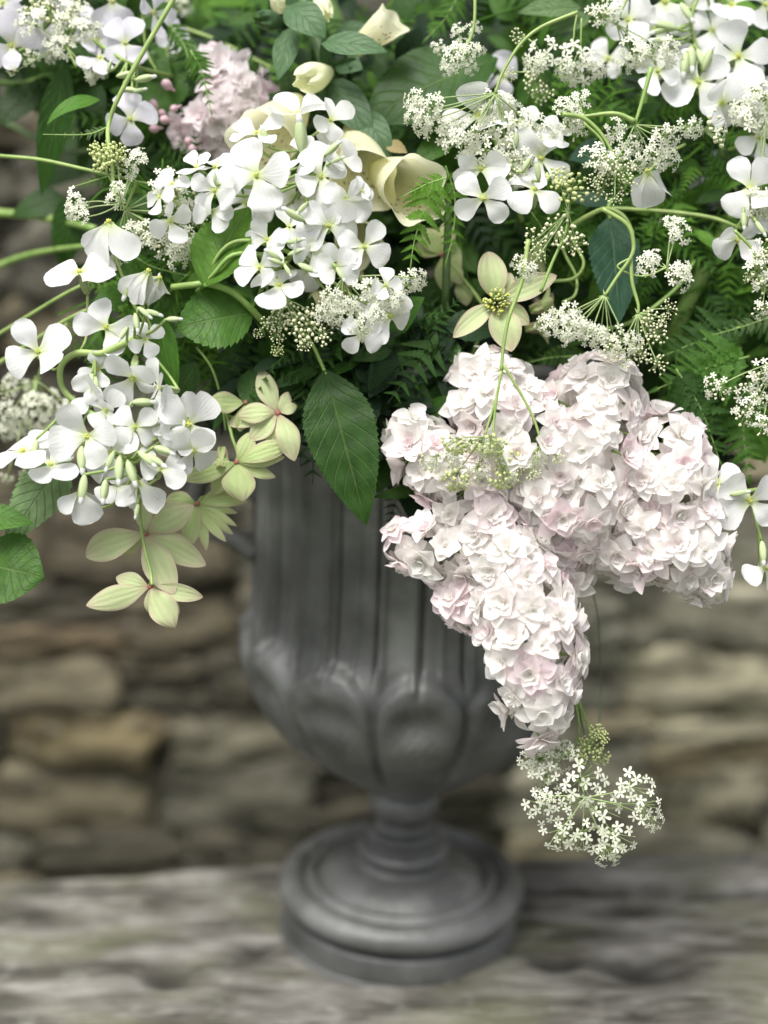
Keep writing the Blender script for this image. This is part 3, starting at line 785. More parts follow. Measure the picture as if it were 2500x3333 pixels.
def umbel(label, stem, hub, lets, d=None, kind='open', group='cow parsley umbels', cat='cow parsley', fdir=(0, 0), seed=1, r0=7, smat=None, single=False, rayw=2.6, extra=(), hubs=()):
    r = random.Random(seed)
    if d is None: d = dd(*hub[:2]) - 0.010
    H = at(hub[0], hub[1], d)
    P = [at(p[0], p[1], p[2] if len(p) > 2 else d) for p in stem] + [H] if stem else [H, H + FW * 0.01]
    root = thing('cow_parsley_umbel', label, cat, H, group)
    T0 = Matrix.Translation(-H)
    mb = MB()
    if stem: mb.add(tube(P, px2m(r0, d), px2m(r0 * 0.65, d), 7, 6), T0)
    for ex in extra: mb.add(tube([at(p[0], p[1], d) for p in ex], px2m(r0 * .6, d), px2m(r0 * .5, d), 6, 6), T0)
    for k in range(5):
        mb.add(blade(px2m(24, d), lambda u: px2m(3.5, d) * (1 - u) + 1e-5, 4, 2, curl=-.5), T0 @ frame(H, sdir(fdir[0], fdir[1]), k * 1.25 + r.random()))
    mb.build('stem', smat or M_STEM_L, root)
    for q in lets:
        x, y, R = q[:3]; kd = q[3] if len(q) > 3 and q[3] else kind
        dl = d + r.uniform(-0.005, 0.005) + (q[4] if len(q) > 4 else 0)
        C_ = at(x, y, dl); hx, hy = (x - hub[0]) / 220, (hub[1] - y) / 220
        n = sdir(max(-.75, min(.75, fdir[0] + hx * .45 + r.uniform(-.2, .2))), max(-.75, min(.75, fdir[1] + hy * .45 + r.uniform(-.2, .2))))
        s = px2m(R, dl); M = frame(C_, n, r.uniform(0, 6.3), s)
        i = r.randrange(len(UMB[kd]))
        ray = MB()
        foot_ = C_ - n * s * 0.75
        H0 = H
        if hubs:
            hx_ = min(hubs, key=lambda q_: (q_[0] - x) ** 2 + (q_[1] - y) ** 2); H0 = at(hx_[0], hx_[1], d)
        mid = H0.lerp(foot_, 0.55) - n * 0.0 + UP * r.uniform(-.001, .001)
        ray.add(tube([H0, mid, foot_], px2m(rayw, d), px2m(rayw * .8, d), 5, 4), T0)
        s2 = UMS[kd][i]
        ML = loc_to(root, M)
        for vv in (s2,):
            o = len(ray.v); ray.v.extend(tuple(ML @ Vector(p)) for p in vv.v); ray.f.extend(tuple(a + o for a in f) for f in vv.f)
            ray.uv.extend(vv.uv); ray.t.extend(vv.t); ray.mi.extend(vv.mi)
        ro = ray.build('ray', M_RAY, root)
        if single:
            pts = []
            for _ in range(400):
                a = r.uniform(0, 6.283); qq = sqrt(r.random()); p = Vector((qq * cos(a), qq * sin(a), .25 * (1 - qq * qq)))
                if any((p - o_).length < 0.46 for o_ in pts): continue
                pts.append(p)
                if len(pts) > 8: break
            for p in pts:
                nn = (M.to_3x3() @ Vector((p.x * .5 + r.uniform(-.2, .2), p.y * .5 + r.uniform(-.2, .2), 1))).normalized()
                obj('floret', r.choice(FLM), ro, loc_to(root, frame(M @ p, nn, r.uniform(0, 6), s * r.uniform(0.22, 0.34))))
        else:
            obj('florets', UMB[kd][i], ro, ML)
    return root

# ---- leaves
def leaf(label, base, tip, W, mat, d=None, d2=None, tilt=(0.0, 0.2), curl=-0.5, fold=0.15, n=16, depth=0.10, side=0.0, name='rocket_leaf', cat='leaf', group=None, pw=0.8, bs=0.38, a0=None, stalk=None, smat=None, tone=0.5, parent=None, pname=None):
    if d is None: d = dd(*base) + 0.012
    if d2 is None: d2 = d - 0.004
    B, T = at(base[0], base[1], d), at(tip[0], tip[1], d2)
    L = (T - B).length * (1 + 0.04 * abs(curl)); nn = sdir(*tilt)
    if a0 is None: a0 = -curl * 0.38
    g = serrated(1.0, px2m(W, d) / 2 / L, n, depth, a0=a0, curl=curl, fold=fold, side=side, ph=rnd.uniform(0, 6), pw=pw, base=bs)
    M = blade_frame(B, T, nn, L)
    if parent is not None:
        return MB().add(g, None, 0, tone).build(pname or 'leaf', mat, parent, loc_to(parent, M))
    root = thing(name, label, cat, B, group)
    MB().add(g, None, 0, tone).build('leaf_blade', mat, root, loc_to(root, M))
    if stalk:
        MB().add(tube([B + (T - B) * 0.03] + [at(p[0], p[1], p[2] if len(p) > 2 else d + 0.004) for p in stalk], px2m(6, d), px2m(8, d), 6, 5), Matrix.Translation(-B)).build('stalk', smat or M_STEM, root)
    return root
FERN = []
for i in range(4):
    r_ = random.Random(900 + i)
    def fw(u, k=r_.uniform(6, 8), q=r_.uniform(.48, .6)):
        saw = (u * k) % 1.0
        return 0.26 * (1 - u) ** 0.75 * (0.25 + 0.75 * min(1, u * 9)) * (1 - q * (saw ** 0.7)) + .006
    g = blade(1.0, fw, 30, 4, a0=0.1, curl=-0.5, fold=r_.uniform(.15, .4), wave=.15, wk=3, ph=r_.random() * 6, tipsp=0.1)
    FERN.append(g)
FM = {}
def ferny(mat):
    if mat.name not in FM: FM[mat.name] = [MB().add(g).mesh('leaflet', [mat]) for g in FERN]
    return FM[mat.name]
def fern(label, path, W, mat, d=None, pairs=9, tilt=(0, 0.2), group='cow parsley leaves', seed=1, smat=None, r0=3.5, tri=True):
    r = random.Random(seed)
    if d is None: d = dd(*path[0][:2]) + 0.006
    P = catmull([at(p[0], p[1], p[2] if len(p) > 2 else d) for p in path], 10); B = P[0]
    root = thing('cow_parsley_leaf', label, 'leaf', B, group); T0 = Matrix.Translation(-B)
    MB().add(tube(P, px2m(r0, d), px2m(r0 * .4, d), 5, 1, False), T0).build('leaf_stalk', smat or M_STEM, root)
    Z = sdir(*tilt); ms = ferny(mat)
    for k in range(pairs):
        f = 0.12 + 0.84 * k / pairs; i = int(f * (len(P) - 1)); p = P[i]
        tg = (P[min(i + 1, len(P) - 1)] - P[max(i - 1, 0)]).normalized()
        sd_ = tg.cross(Z).normalized()
        ln = px2m(W, d) * ((1 - f) ** 0.8 * 0.95 + 0.12) * (min(1, f * 3 + .45)) * r.uniform(.88, 1.1)
        for s_ in (-1, 1):
            dr = (sd_ * s_ * 0.9 + tg * r.uniform(.45, .75) + Z * r.uniform(-.25, .12)).normalized()
            M = blade_frame(p, p + dr, (Z + sd_ * s_ * r.uniform(-.3, .1)).normalized(), ln)
            obj('leaflet', r.choice(ms), root, loc_to(root, M))
    p = P[-2]; tg = (P[-1] - P[-3]).normalized()
    obj('leaflet', ms[0], root, loc_to(root, blade_frame(p, p + tg, Z, px2m(W, d) * .30)))
    return root

# ---- long bare stem
def stem_thing(label, path, w0, w1, mat, group='long green stems', name='flower_stem'):
    P = stemcurve(path); root = thing(name, label, 'stem', P[0], group)
    MB().add(tube(P, px2m(w0 / 2, .56), px2m(w1 / 2, .56), 7, 7), Matrix.Translation(-P[0])).build('stem', mat, root)

# ---- clematis-like green flowers
def tw(W):
    return lambda u: W * (0.10 + 0.90 * sin(min(1, u / 0.5) * pi / 2) ** 1.1) * (max(0.0, cos(max(0, (u - 0.5) / 0.5) * pi / 2)) ** 0.75) + 0.003
def clematis_flower(parent, c, tepals, d, mat, eye=None, r=rnd, fac=0.0):
    pos = at(c[0], c[1], d)
    mb = MB()
    if eye == 'stamens':
        for k in range(60):
            a = r.uniform(0, 6.28); q = sqrt(r.random()) * 42
            v = (RT * cos(a) + UP * sin(a)) * px2m(q, d); h = px2m(58 - q * .5, d)
            mb.add(tube([v * .35, v * .8 + BK * h * .6, v * 1.1 + BK * h], px2m(3, d), px2m(4, d), 4, 2), None, k % 2)
    else:
        mb.add(ball(px2m(9, d), px2m(9, d), px2m(9, d), 5, 8), None, 0)
    f = mb.build('flower', [M_CALYX if eye else M_RED, M_ANTHER], parent, Matrix.Translation(pos - Vector(parent.location)))
    for tp in tepals:
        ang, L, W, lift = tp[:4]; curl = (tp[4] if len(tp) > 4 else -0.5) * r.uniform(.5, 1.9); sd_ = tp[5] if len(tp) > 5 else 0.0
        a = radians(ang); dr = (RT * cos(a) + UP * sin(a) + BK * lift).normalized()
        nz = (BK + UP * 0.15 - dr * 0.1)
        if fac: nz = (BK * .6 + UP * fac)
        g = blade(1.0, tw(W / L / 2), 14, 6, a0=-curl * .3, curl=curl, cp=1.3, cup=r.uniform(-.4, .1) if not eye else r.uniform(.05, .3), fold=r.uniform(0, .25), wave=r.uniform(.08, .2), wk=r.uniform(1, 2.4), ph=r.uniform(0, 6), side=sd_ + r.uniform(-.28, .28))
        MB().add(g).build('tepal', mat, f, Matrix.Translation(-pos) @ blade_frame(pos + dr * px2m(8, d), pos + dr, nz, px2m(L, d)))
    return pos
M_RED = plain('red_throat', (0.25, 0.06, 0.07), (0.4, 0.15, 0.12), 0.7)
# ================================================================ THE ARRANGEMENT
# ---- foxglove
def mk_speck():
    m, t, b = nodes('cream_bell_speckled')
    x, y = uvxy(t)
    mp = N(t, 'ShaderNodeCombineXYZ'); t.links.new(math_(t, 'MULTIPLY', x, 30.0), mp.inputs[0]); t.links.new(math_(t, 'MULTIPLY', y, 13.0), mp.inputs[1])
    vo = N(t, 'ShaderNodeTexVoronoi', i_Scale=1.0); t.links.new(mp.outputs[0], vo.inputs['Vector'])
    dot = ramp(t, [(0.24, (1, 1, 1)), (0.34, (0, 0, 0))], vo.outputs['Distance']).outputs[0]
    # speckles only on the lower inside
    gx = math_(t, 'SUBTRACT', 1.0, math_(t, 'MINIMUM', math_(t, 'MULTIPLY', math_(t, 'ABSOLUTE', math_(t, 'SUBTRACT', x, 0.5)), 4.0), 1.0))
    gy = ramp(t, [(0.3, (0, 0, 0)), (0.5, (1, 1, 1)), (0.86, (1, 1, 1)), (0.93, (0, 0, 0))], y).outputs[0]
    k = math_(t, 'MULTIPLY', math_(t, 'MULTIPLY', dot, math_(t, 'MINIMUM', math_(t, 'MULTIPLY', gx, 2.0), 1.0)), gy)
    c = ramp(t, [(0.0, (0.5, 0.58, 0.2)), (0.35, (0.86, 0.83, 0.56)), (1.0, (0.90, 0.89, 0.68))], y).outputs[0]
    c = mixc(t, math_(t, 'MULTIPLY', k, 0.8), c, (0.28, 0.13, 0.07))
    thin(t, b, c, 0.5, 0.55); return m
M_SPECK = mk_speck()
def bell(parent, base, mouth, R, d0, d1, mat=None, lip=0.18, closed=False, seed=0, roll=0.0, calyx=True, inside=True):
    mat = mat or (M_CREAM if closed else M_SPECK)
    r = random.Random(seed)
    B, T = at(base[0], base[1], d0), at(mouth[0], mouth[1], d1); ax = (T - B); L = ax.length; ax.normalize()
    rm = px2m(R, d1); M = frame(B, ax, roll, 1.0, UP)
    nu, nv = 20, 40; vs = []; uv = []; fs = []
    o = r.uniform(0, 6)
    for i in range(nu + 1):
        u = i / nu
        rad = rm * (0.26 + 0.62 * min(1, u / 0.75) ** 0.75 + 0.12 * u)
        if u < 0.12: rad *= 0.5 + 0.5 * sin(u / 0.12 * pi / 2)
        if closed and u > 0.55: rad *= cos((u - .55) / .45 * pi / 2 * 0.80) ** 0.8
        elif u > 0.84: rad *= 1 + lip * ((u - 0.84) / 0.16) ** 1.6
        for k in range(nv):
            g = 2 * pi * k / nv
            lobe = 1 + (0.09 if not closed else .26) * max(0, (u - 0.72) / .28) * cos(5 * g + o) + 0.02 * sin(3 * g + o + u * 4)
            z = L * u + (0.10 * L * max(0, (u - 0.8) / 0.2) * (cos(5 * g + o) * .22 - .55 * cos(g + pi)) if not closed else 0.12 * L * max(0, (u - 0.8) / 0.2) * cos(5 * g + o + .6))
            vs.append((rad * sin(g) * lobe, -rad * cos(g) * lobe, z)); uv.append((k / nv if k / nv < 1 else 0, u))
    # speckled inside: the half turned down (uv x near .5)
    uv = [((0.5 + a) % 1.0, c_) for a, c_ in uv]
    for i in range(nu):
        for k in range(nv): k2 = (k + 1) % nv; fs.append((i * nv + k, i * nv + k2, (i + 1) * nv + k2, (i + 1) * nv + k))
    bo = MB().add((vs, fs, uv)).build('bell', mat, parent, loc_to(parent, M))
    if False:
        v2 = [(a * 0.975, c_ * 0.975, e * 1.0 - 0.0001) for a, c_, e in vs]
        MB().add((v2, [tuple(reversed(f)) for f in fs], uv)).build('bell_lining', M_SPECK, bo)
    if calyx:
        cb = MB()
        for k in range(5):
            cb.add(blade(L * 0.36, lambda u: rm * 0.42 * sqrt(max(0, sin(pi * (0.18 + .8 * u)))) , 8, 4, a0=0.75, curl=-0.9, cup=0.5), Matrix.Rotation(k * 1.257, 4, 'Z') @ Matrix.Translation((0, rm * .08, -L * .02)), 0, 0.6)
        cb.build('calyx', M_BRACT, bo)
    return bo
fox = thing('foxglove_spike', 'cream foxglove spike with speckled bells, buds and big grey green bracts at top centre', 'foxglove', at(1210, 560, 0.60))
FS = [at(x, y, d) for x, y, d in ((975, -80, .605), (1010, 60, .60), (1060, 200, .597), (1105, 330, .597), (1150, 430, .60), (1190, 620, .61), (1230, 900, .63), (1260, 1100, .65))]
MB().add(tube(FS, px2m(24, .6), px2m(36, .6), 10, 8), Matrix.Translation(-Vector(fox.location))).build('stem', M_STEM_D, fox)
bell(fox, (1125, 185), (1285, 62), 52, .590, .578, lip=.12, seed=1)
bell(fox, (1075, 235), (985, 262), 58, .592, .560, closed=True, seed=2)
bell(fox, (1150, 405), (1185, 600), 96, .594, .564, lip=.16, seed=3)
bell(fox, (1215, 545), (1355, 620), 92, .592, .553, lip=.2, seed=4, calyx=False)
bell(fox, (985, 325), (850, 480), 105, .590, .566, lip=.16, seed=5)
bell(fox, (1120, 690), (1165, 800), 70, .592, .575, seed=6)
bell(fox, (1160, 880), (1150, 1000), 62, .592, .575, seed=7)
bell(fox, (1030, 950), (1068, 1110), 72, .597, .577, lip=.25, seed=8)
bell(fox, (1030, -30), (1062, 50), 36, .59, .58, closed=True, seed=9)
bell(fox, (930, 40), (895, 5), 30, .59, .58, closed=True, seed=10)
bell(fox, (930, 75), (845, 62), 38, .588, .578, mat=M_BRACT, closed=True, seed=12)
bell(fox, (1090, 590), (1010, 690), 60, .597, .580, seed=13)
for bs_, tp_, W_, d1_, d2_, cu in (((935, 20), (1060, 122), 120, .578, .570, -.8), ((1045, 140), (1262, 165), 90, .572, .565, -.6), ((952, 88), (905, 258), 82, .585, .578, -.5), ((1065, 262), (1212, 440), 125, .585, .574, -.5),
                               ((1185, 362), (1272, 520), 92, .580, .572, -.9), ((1095, 205), (1180, 225), 80, .59, .583, -.7), ((1000, 60), (930, 8), 80, .59, .58, -.4), ((960, 160), (1010, 225), 60, .59, .585, -.6), ((1085, 120), (1200, 85), 70, .598, .592, -.5), ((1120, 250), (1215, 205), 55, .596, .59, -.5), ((1210, 600), (1235, 720), 60, .6, .595, -.5)):
    leaf(None, bs_, tp_, W_, M_BRACT, d1_, d2_, (rnd.uniform(-.2, .2), .3), cu, .05, 6, .01, parent=fox, pname='bract', pw=.6, bs=.42, tone=.62)
leaf(None, (1258, 470), (1325, 497), 46, M_BROWN, .574, .570, (0, .2), -.6, .3, 6, .1, parent=fox, pname='withered_tip')
MB().add(tube([at(1030, 300, .592), at(960, 360, .59), at(880, 420, .588)], px2m(5, .59), px2m(4, .59), 6), Matrix.Translation(-Vector(fox.location))).build('flower_stalk', M_STEM, fox)

# ---- lilacs
lilac('upper lilac truss with near white double florets, at the top of the big lilac', [[(1600, 1250, 120, .565), (1640, 1370, 165, .562), (1760, 1520, 210, .560)], [(1950, 1310, 150, .563), (1890, 1450, 200, .560), (1850, 1620, 210, .560)]], seed=11, limit=110)
lilac('left lilac truss of two short arms pointing to the left over the urn bowl', [[(1345, 1425, 72, .560), (1440, 1530, 115, .560), (1600, 1650, 165, .562)], [(1335, 1770, 75, .558), (1450, 1800, 100, .558), (1620, 1760, 160, .560)]], seed=12, limit=90)
lilac('right lilac truss, flushed pinker towards its tip over the stone wall', [[(2160, 1460, 115, .562), (2150, 1620, 175, .557), (2210, 1760, 158, .555), (2300, 1890, 62, .555)], [(1950, 1660, 160, .563), (2100, 1800, 105, .560)]], seed=13, limit=110)
lilac('lowest lilac truss hanging down in a long spike in front of the urn', [[(1640, 1830, 155, .555), (1700, 1980, 165, .549), (1740, 2120, 160, .547), (1745, 2260, 122, .545), (1735, 2375, 50, .545)], [(1520, 1960, 75, .557), (1640, 1960, 110, .555)], [(1850, 1760, 120, .566), (1830, 1880, 70, .566)]], seed=14, limit=120)
lilac('small pink lilac truss at the back, upper left among the leaves', [[(690, 210, 45, .605), (760, 290, 85, .602), (730, 400, 95, .602), (640, 430, 60, .602)], [(840, 340, 60, .604), (760, 480, 55, .604)]], R=78, gap=66, mat=M_LILACP, seed=15, limit=46, buds=[(552, 283, 34, .59), (505, 352, 28, .59), (535, 375, 26, .592), (512, 418, 30, .592), (545, 392, 30, .588), (640, 492, 34, .59), (620, 470, 26, .592), (575, 350, 24, .59), (500, 385, 22, .592)])
# ---- dame's rocket sprays
raceme('rocket spray in the top left corner, faintly mauve petals around a diagonal green stem', [(560, 250, .60), (430, 210), (300, 130), (180, 60), (120, -60)],
       [(38, 149, 108, .05, 0, 20), (366, 5, 96, 0, .05, 45), (136, 110, 88, -.2, -.3, 10), (315, 133, 80, .1, .2, 60), (326, 190, 98, -.1, .72, 30, {'style': (0, 3)}), (407, 141, 88, .1, 0, 50), (425, 388, 100, .05, -.1, 15, {'d': .57}),
        (10, 10, 90, -.2, .2, 40), (500, 40, 80, .75, 0, 0), (240, 60, 80, 0, .1, 20, {'d': .60}), (560, 120, 60, .5, -.2, 20, {'d': .60})],
       [(380, 250, 60, 10), (440, 262, 70, 8), (400, 290, 55, -10), (430, 300, 50, 10), (350, 235, 40, 70)], mat=M_MAUVE, seed=21, r0=7, off=.004)
leftspray = raceme('big rocket spray arching out at the left edge with drooping pure white flowers', [(500, 1080, .56), (400, 1120), (330, 1150), (250, 1150), (200, 1190), (203, 1262), (260, 1320), (330, 1368), (385, 1420), (415, 1475), (440, 1540)],
       [(355, 725, 138, 0, .80, 45, {'style': (10, 11, 12), 'd': .545}), (260, 887, 135, -.12, .62, 50, {'style': (0, 4)}), (483, 885, 128, .3, .75, 20, {'style': (10, 11)}), (520, 905, 100, .6, .5, 20, {'style': (10, 11, 12)}), (347, 1066, 118, 0, .05, 8), (125, 1145, 118, .1, .15, 35),
        (472, 1104, 66, .1, .1, 30), (434, 1229, 128, 0, -.82, 45, {'style': (0, 1)}), (520, 1262, 100, -.85, .1, 10), (613, 1380, 130, .45, -.15, 50), (575, 1360, 120, .85, .1, 40), (300, 1285, 95, -.3, -.3, 40),
        (285, 1420, 125, -.35, -.1, 20), (345, 1335, 92, .2, -.1, 45), (75, 1470, 125, -.1, .72, 45, {'style': (3, 6)}), (165, 1515, 112, .2, .7, 45, {'style': (3, 1)}), (360, 1480, 110, -.2, -.2, 30), (262, 1600, 110, -.2, .75, 40, {'style': (3, 10, 12)}),
        (448, 1572, 125, 0, .72, 45, {'style': (3, 10, 12)}), (385, 1580, 100, -.1, .6, 45, {'style': (3, 1)}), (628, 1465, 108, .3, -.5, 60), (440, 1390, 90, 0, .1, 45), (525, 1525, 92, .3, .5, 30), (320, 1200, 70, 0, -.3, 20), (560, 1420, 80, .1, -.2, 60)],
       [(118, 1430, 75, -95, .54), (265, 1450, 95, -85, .538), (275, 1545, 95, -95, .532), (345, 1560, 80, -95, .532), (390, 1485, 95, -90, .53), (415, 1500, 90, -70, .53), (450, 1470, 80, -40, .53), (470, 1480, 85, -30, .53), (500, 1455, 75, -20, .533), (430, 1310, 80, 0, .535),
        (455, 1385, 80, 10, .535), (300, 1215, 90, -92, .54), (310, 1225, 80, -85, .54), (450, 1000, 60, -40), (440, 1020, 65, -80), (475, 1010, 60, -20), (415, 1065, 55, -120), (540, 1040, 55, 0), (450, 1640, 50, -100, .535), (370, 1470, 70, -110, .53), (560, 1395, 60, -20, .535), (430, 905, 80, -110, .545)], seed=22, r0=12, r1=9, off=-.012)
raceme('crowded central rocket spray of many white flowers in front of the foxglove', [(830, 1020, .575), (870, 900, .57), (960, 820, .565), (1000, 700, .56), (985, 560, .56), (975, 420, .56)],
       [(560, 600, 72, -.1, .5, 20), (520, 640, 70, -.8, .1, 0), (553, 720, 80, .7, -.1, 30), (700, 545, 88, -.2, .65, 30), (835, 572, 128, -.03, .03, 12), (700, 620, 100, -.3, 0, 45), (690, 690, 80, -.2, -.3, 20), (974, 372, 120, 0, .72, 45, {'style': (0, 5)}), (1075, 392, 85, .5, .3, 20),
        (835, 435, 95, -.2, .75, 40, {'style': (0, 3)}), (995, 510, 88, -.2, .55, 30), (1044, 575, 108, .1, -.05, 30), (1110, 520, 78, .4, .1, 60), (1125, 656, 88, .1, -.05, 50), (1175, 622, 50, .8, .1, 0), (1070, 735, 108, .15, .1, 55), (870, 780, 80, -.2, .2, 20),
        (940, 740, 78, .1, .6, 40), (1185, 803, 104, .25, -.1, 62, {'style': (0, 3)}), (1020, 808, 95, .1, -.3, 10), (908, 930, 108, .1, .65, 60, {'style': (3, 0)}), (845, 870, 90, -.4, -.1, 40), (1095, 870, 80, .2, -.2, 60), (960, 640, 85, 0, 0, 20, {'d': .575}), (800, 660, 80, 0, -.2, 60, {'d': .575}), (900, 660, 80, 0, .1, 45, {'d': .575}),
        (1267, 1028, 100, .35, -.25, 70, {'style': (0, 3, 1)}), (1175, 1090, 78, -.1, -.35, 45, {'style': (1, 3)}), (1255, 930, 68, .1, .1, 0), (640, 545, 70, -.5, .3, 45), (1000, 880, 80, .1, -.2, 20, {'d': .57}), (780, 530, 75, -.2, .5, 10, {'d': .57}), (1220, 1000, 75, -.2, 0, 20, {'d': .56}), (1050, 490, 70, .2, .3, 0, {'d': .57})],
       [(985, 500, 120, 95, .545), (875, 480, 70, 110, .55), (1060, 505, 65, 40), (1075, 530, 50, 20), (1000, 660, 55, -130), (990, 720, 80, 150), (920, 860, 50, 160), (915, 845, 60, 150), (940, 830, 55, 20), (970, 860, 70, -25), (900, 875, 70, 100, .545), (935, 790, 60, 10), (925, 860, 50, -60), (700, 600, 40, 90), (1095, 870, 55, -60)], seed=23, r0=8, r1=6, off=-.006)
raceme('rocket flowers half hidden behind a parsley umbel, right of the foxglove', [(1700, 720, .59), (1660, 600, .58), (1620, 480, .575), (1600, 380, .575)],
       [(1560, 378, 122, -.1, .1, 20), (1565, 548, 108, 0, -.25, 50), (1573, 645, 108, 0, -.3, 40, {'style': (0, 1)}), (1681, 396, 88, .2, .3, 30), (1760, 515, 118, .15, -.1, 60), (1741, 618, 118, 0, .55, 45, {'style': (3, 10, 12)}), (1640, 250, 80, -.3, .2, 10, {'mat': M_MAUVE, 'd': .60}), (1660, 540, 80, 0, 0, 0, {'d': .585}), (1810, 440, 75, .3, .1, 30)],
       [(1755, 590, 70, 100), (1700, 560, 60, 60), (1680, 480, 55, 90)], seed=24, off=.002)
raceme('single drooping rocket flower beside small cream parsley buds', [(2230, 470, .58), (2160, 510, .575), (2110, 560, .57)], [(2108, 560, 118, -.3, .72, 20, {'style': (10, 11)})], seed=25, off=0, group='rocket stems with few flowers', r0=5)
raceme('dense rocket spray in the top right corner with two wide open flowers', [(2420, 700, .60), (2330, 420, .595), (2280, 200, .585), (2250, 60, .58), (2300, -60, .58)],
       [(2164, 5, 122, 0, -.1, 45), (2403, 184, 132, 0, 0, 12), (2273, 266, 120, -.05, 0, 40), (2380, 15, 110, .1, .2, 30), (2045, 65, 95, -.3, 0, 40), (2132, 95, 85, -.1, -.3, 30), (2140, 232, 88, -.2, .1, 60), (2350, 335, 105, .1, -.4, 45), (2470, 445, 95, .2, -.2, 30),
        (2490, 15, 95, .3, .2, 60), (1980, 190, 78, -.3, -.1, 20, {'d': .595}), (2240, 30, 90, .2, .1, 10, {'d': .59}), (2320, 100, 90, 0, .2, 60, {'d': .59}), (2210, 190, 80, -.1, .2, 20, {'d': .59}), (2350, 240, 85, .2, -.1, 0, {'d': .59}), (2460, 300, 90, .3, 0, 20, {'d': .59})],
       [(2215, 10, 80, -60), (2205, 95, 90, 170), (2190, 130, 80, 185), (2290, 230, 80, 70), (2250, 150, 90, -90), (2270, 160, 80, -70), (2235, 170, 90, -100), (2180, 90, 70, 200)], seed=26, r0=9, off=.0)
raceme('rocket spray at the right edge below the corner flowers, half behind the leaves', [(2490, 950, .59), (2440, 800, .585), (2420, 620, .575)],
       [(2441, 613, 125, 0, 0, 40), (2400, 780, 85, 0, -.5, 45), (2390, 500, 92, -.2, .2, 20, {'mat': M_MAUVE, 'd': .62}), (2320, 620, 90, 0, -.2, 20, {'mat': M_MAUVE, 'd': .635}), (2500, 700, 80, .2, 0, 30)], [(2420, 690, 60, -90), (2460, 720, 60, -60)], seed=27, off=0)
raceme('rocket flowers at the right edge beside the pink lilac, two open and one nodding', [(2560, 1480, .57), (2500, 1580, .565), (2400, 1600, .56), (2350, 1590, .56)],
       [(2441, 1630, 122, 0, 0, 42), (2335, 1575, 95, -.6, .1, 30), (2490, 1850, 100, -.1, .6, 45, {'style': (3, 10, 12)})], [(2480, 1760, 80, -88, .555), (2380, 1610, 60, 10)], seed=28, off=-.002)

# ---- cow parsley umbels
umbel('flat open parsley umbel with long rays over the rocket flowers right of the foxglove', [(1880, 40), (1760, 90), (1690, 150), (1635, 240)], (1612, 305),
      [(1345, 320, 42), (1340, 375, 38), (1400, 350, 48), (1415, 412, 52), (1370, 400, 40), (1590, 345, 52), (1500, 470, 55), (1580, 497, 60), (1660, 335, 40), (1650, 425, 60), (1700, 470, 55), (1545, 430, 45), (1735, 400, 50), (1780, 450, 45), (1480, 410, 40), (1460, 440, 38), (1700, 530, 48, 'mix'), (1650, 500, 45, 'mix'), (1690, 580, 40, 'mix')], seed=31, r0=7)
umbel('small starry parsley umbel on an upright stem near the top, against the big dark leaf', [(1545, -60), (1545, 60), (1530, 130)], (1505, 165), [(1490, 100, 26), (1541, 90, 28), (1430, 152, 26), (1480, 190, 45), (1530, 168, 34), (1458, 222, 26), (1530, 215, 30), (1500, 150, 30), (1560, 165, 22)], seed=32, r0=6)
umbel('parsley umbel with pinkish bracts hanging below the top right flowers', [(2060, -40), (2030, 20)], (2008, 78), [(1690, 122, 30, 'bud'), (1757, 182, 60), (1893, 205, 70), (1740, 215, 40), (1930, 225, 45), (1850, 230, 45), (2065, 170, 50), (2145, 205, 55), (2190, 165, 45), (1958, 45, 50, 'mix'), (1995, 30, 35, 'mix'), (1735, 270, 42, 'bud'), (1768, 302, 38, 'bud'), (1665, 240, 26, 'bud'), (2040, 200, 40), (2110, 170, 40)], seed=33, r0=5, extra=[[(1880, 40), (1870, 90), (1865, 130), (1835, 165)], [(1893, 60), (1890, 150)]], hubs=[(2008, 78), (1890, 150), (1745, 150), (1745, 230)])
umbel('little parsley umbel between two curving stems right of the upright one', [(2066, 395), (2000, 370)], (1896, 380), [(1855, 392, 45), (1888, 332, 40), (1835, 352, 38), (1870, 420, 40, 'mix')], seed=34, r0=9)
umbel('airy parsley umbel with widely spaced umbellets in front of dark ferny leaves', [(2120, 220), (2090, 330)], (2066, 407), [(2000, 425, 40), (2055, 462, 45), (2175, 437, 48), (2250, 412, 45), (2130, 505, 52), (2332, 420, 62, 'mix'), (2180, 520, 40), (2090, 520, 38), (2010, 520, 40)], seed=35, r0=8, smat=M_STEM)
umbel('nodding parsley umbel of tight round cream buds on a hooked stem', [(1830, 372), (1900, 385), (1960, 440)], (2005, 520), [(1952, 615, 42, 'bud'), (2000, 645, 26, 'bud'), (1990, 565, 42, 'bud'), (2035, 548, 38, 'bud'), (2035, 600, 40, 'bud'), (1937, 515, 50, 'open'), (1975, 535, 40, 'mix'), (1940, 590, 28, 'bud')], seed=36, r0=8, extra=[[(1900, 400), (1960, 460), (1978, 540)]])
umbel('parsley umbel with a dense creamy crust above the star shaped green flower', [(1760, 950), (1800, 850), (1840, 760)], (1850, 690), [(1817, 752, 55, 'bud'), (1860, 782, 50, 'bud'), (1741, 782, 45, 'bud'), (1750, 828, 35, 'bud'), (1880, 800, 34, 'bud'), (1860, 610, 58, 'green'), (1820, 580, 45, 'green'), (1710, 885, 42, 'open'), (1690, 860, 30, 'mix')], seed=37, r0=6, smat=M_STEM)
umbel('sparse parsley umbel in front of the thick dark stem at right', [(2056, 838), (2010, 870), (2090, 900)], (2170, 872), [(2213, 752, 44), (2113, 862, 42), (2208, 905, 48), (2230, 880, 35), (2130, 840, 30), (2190, 725, 28)], seed=38, r0=4)
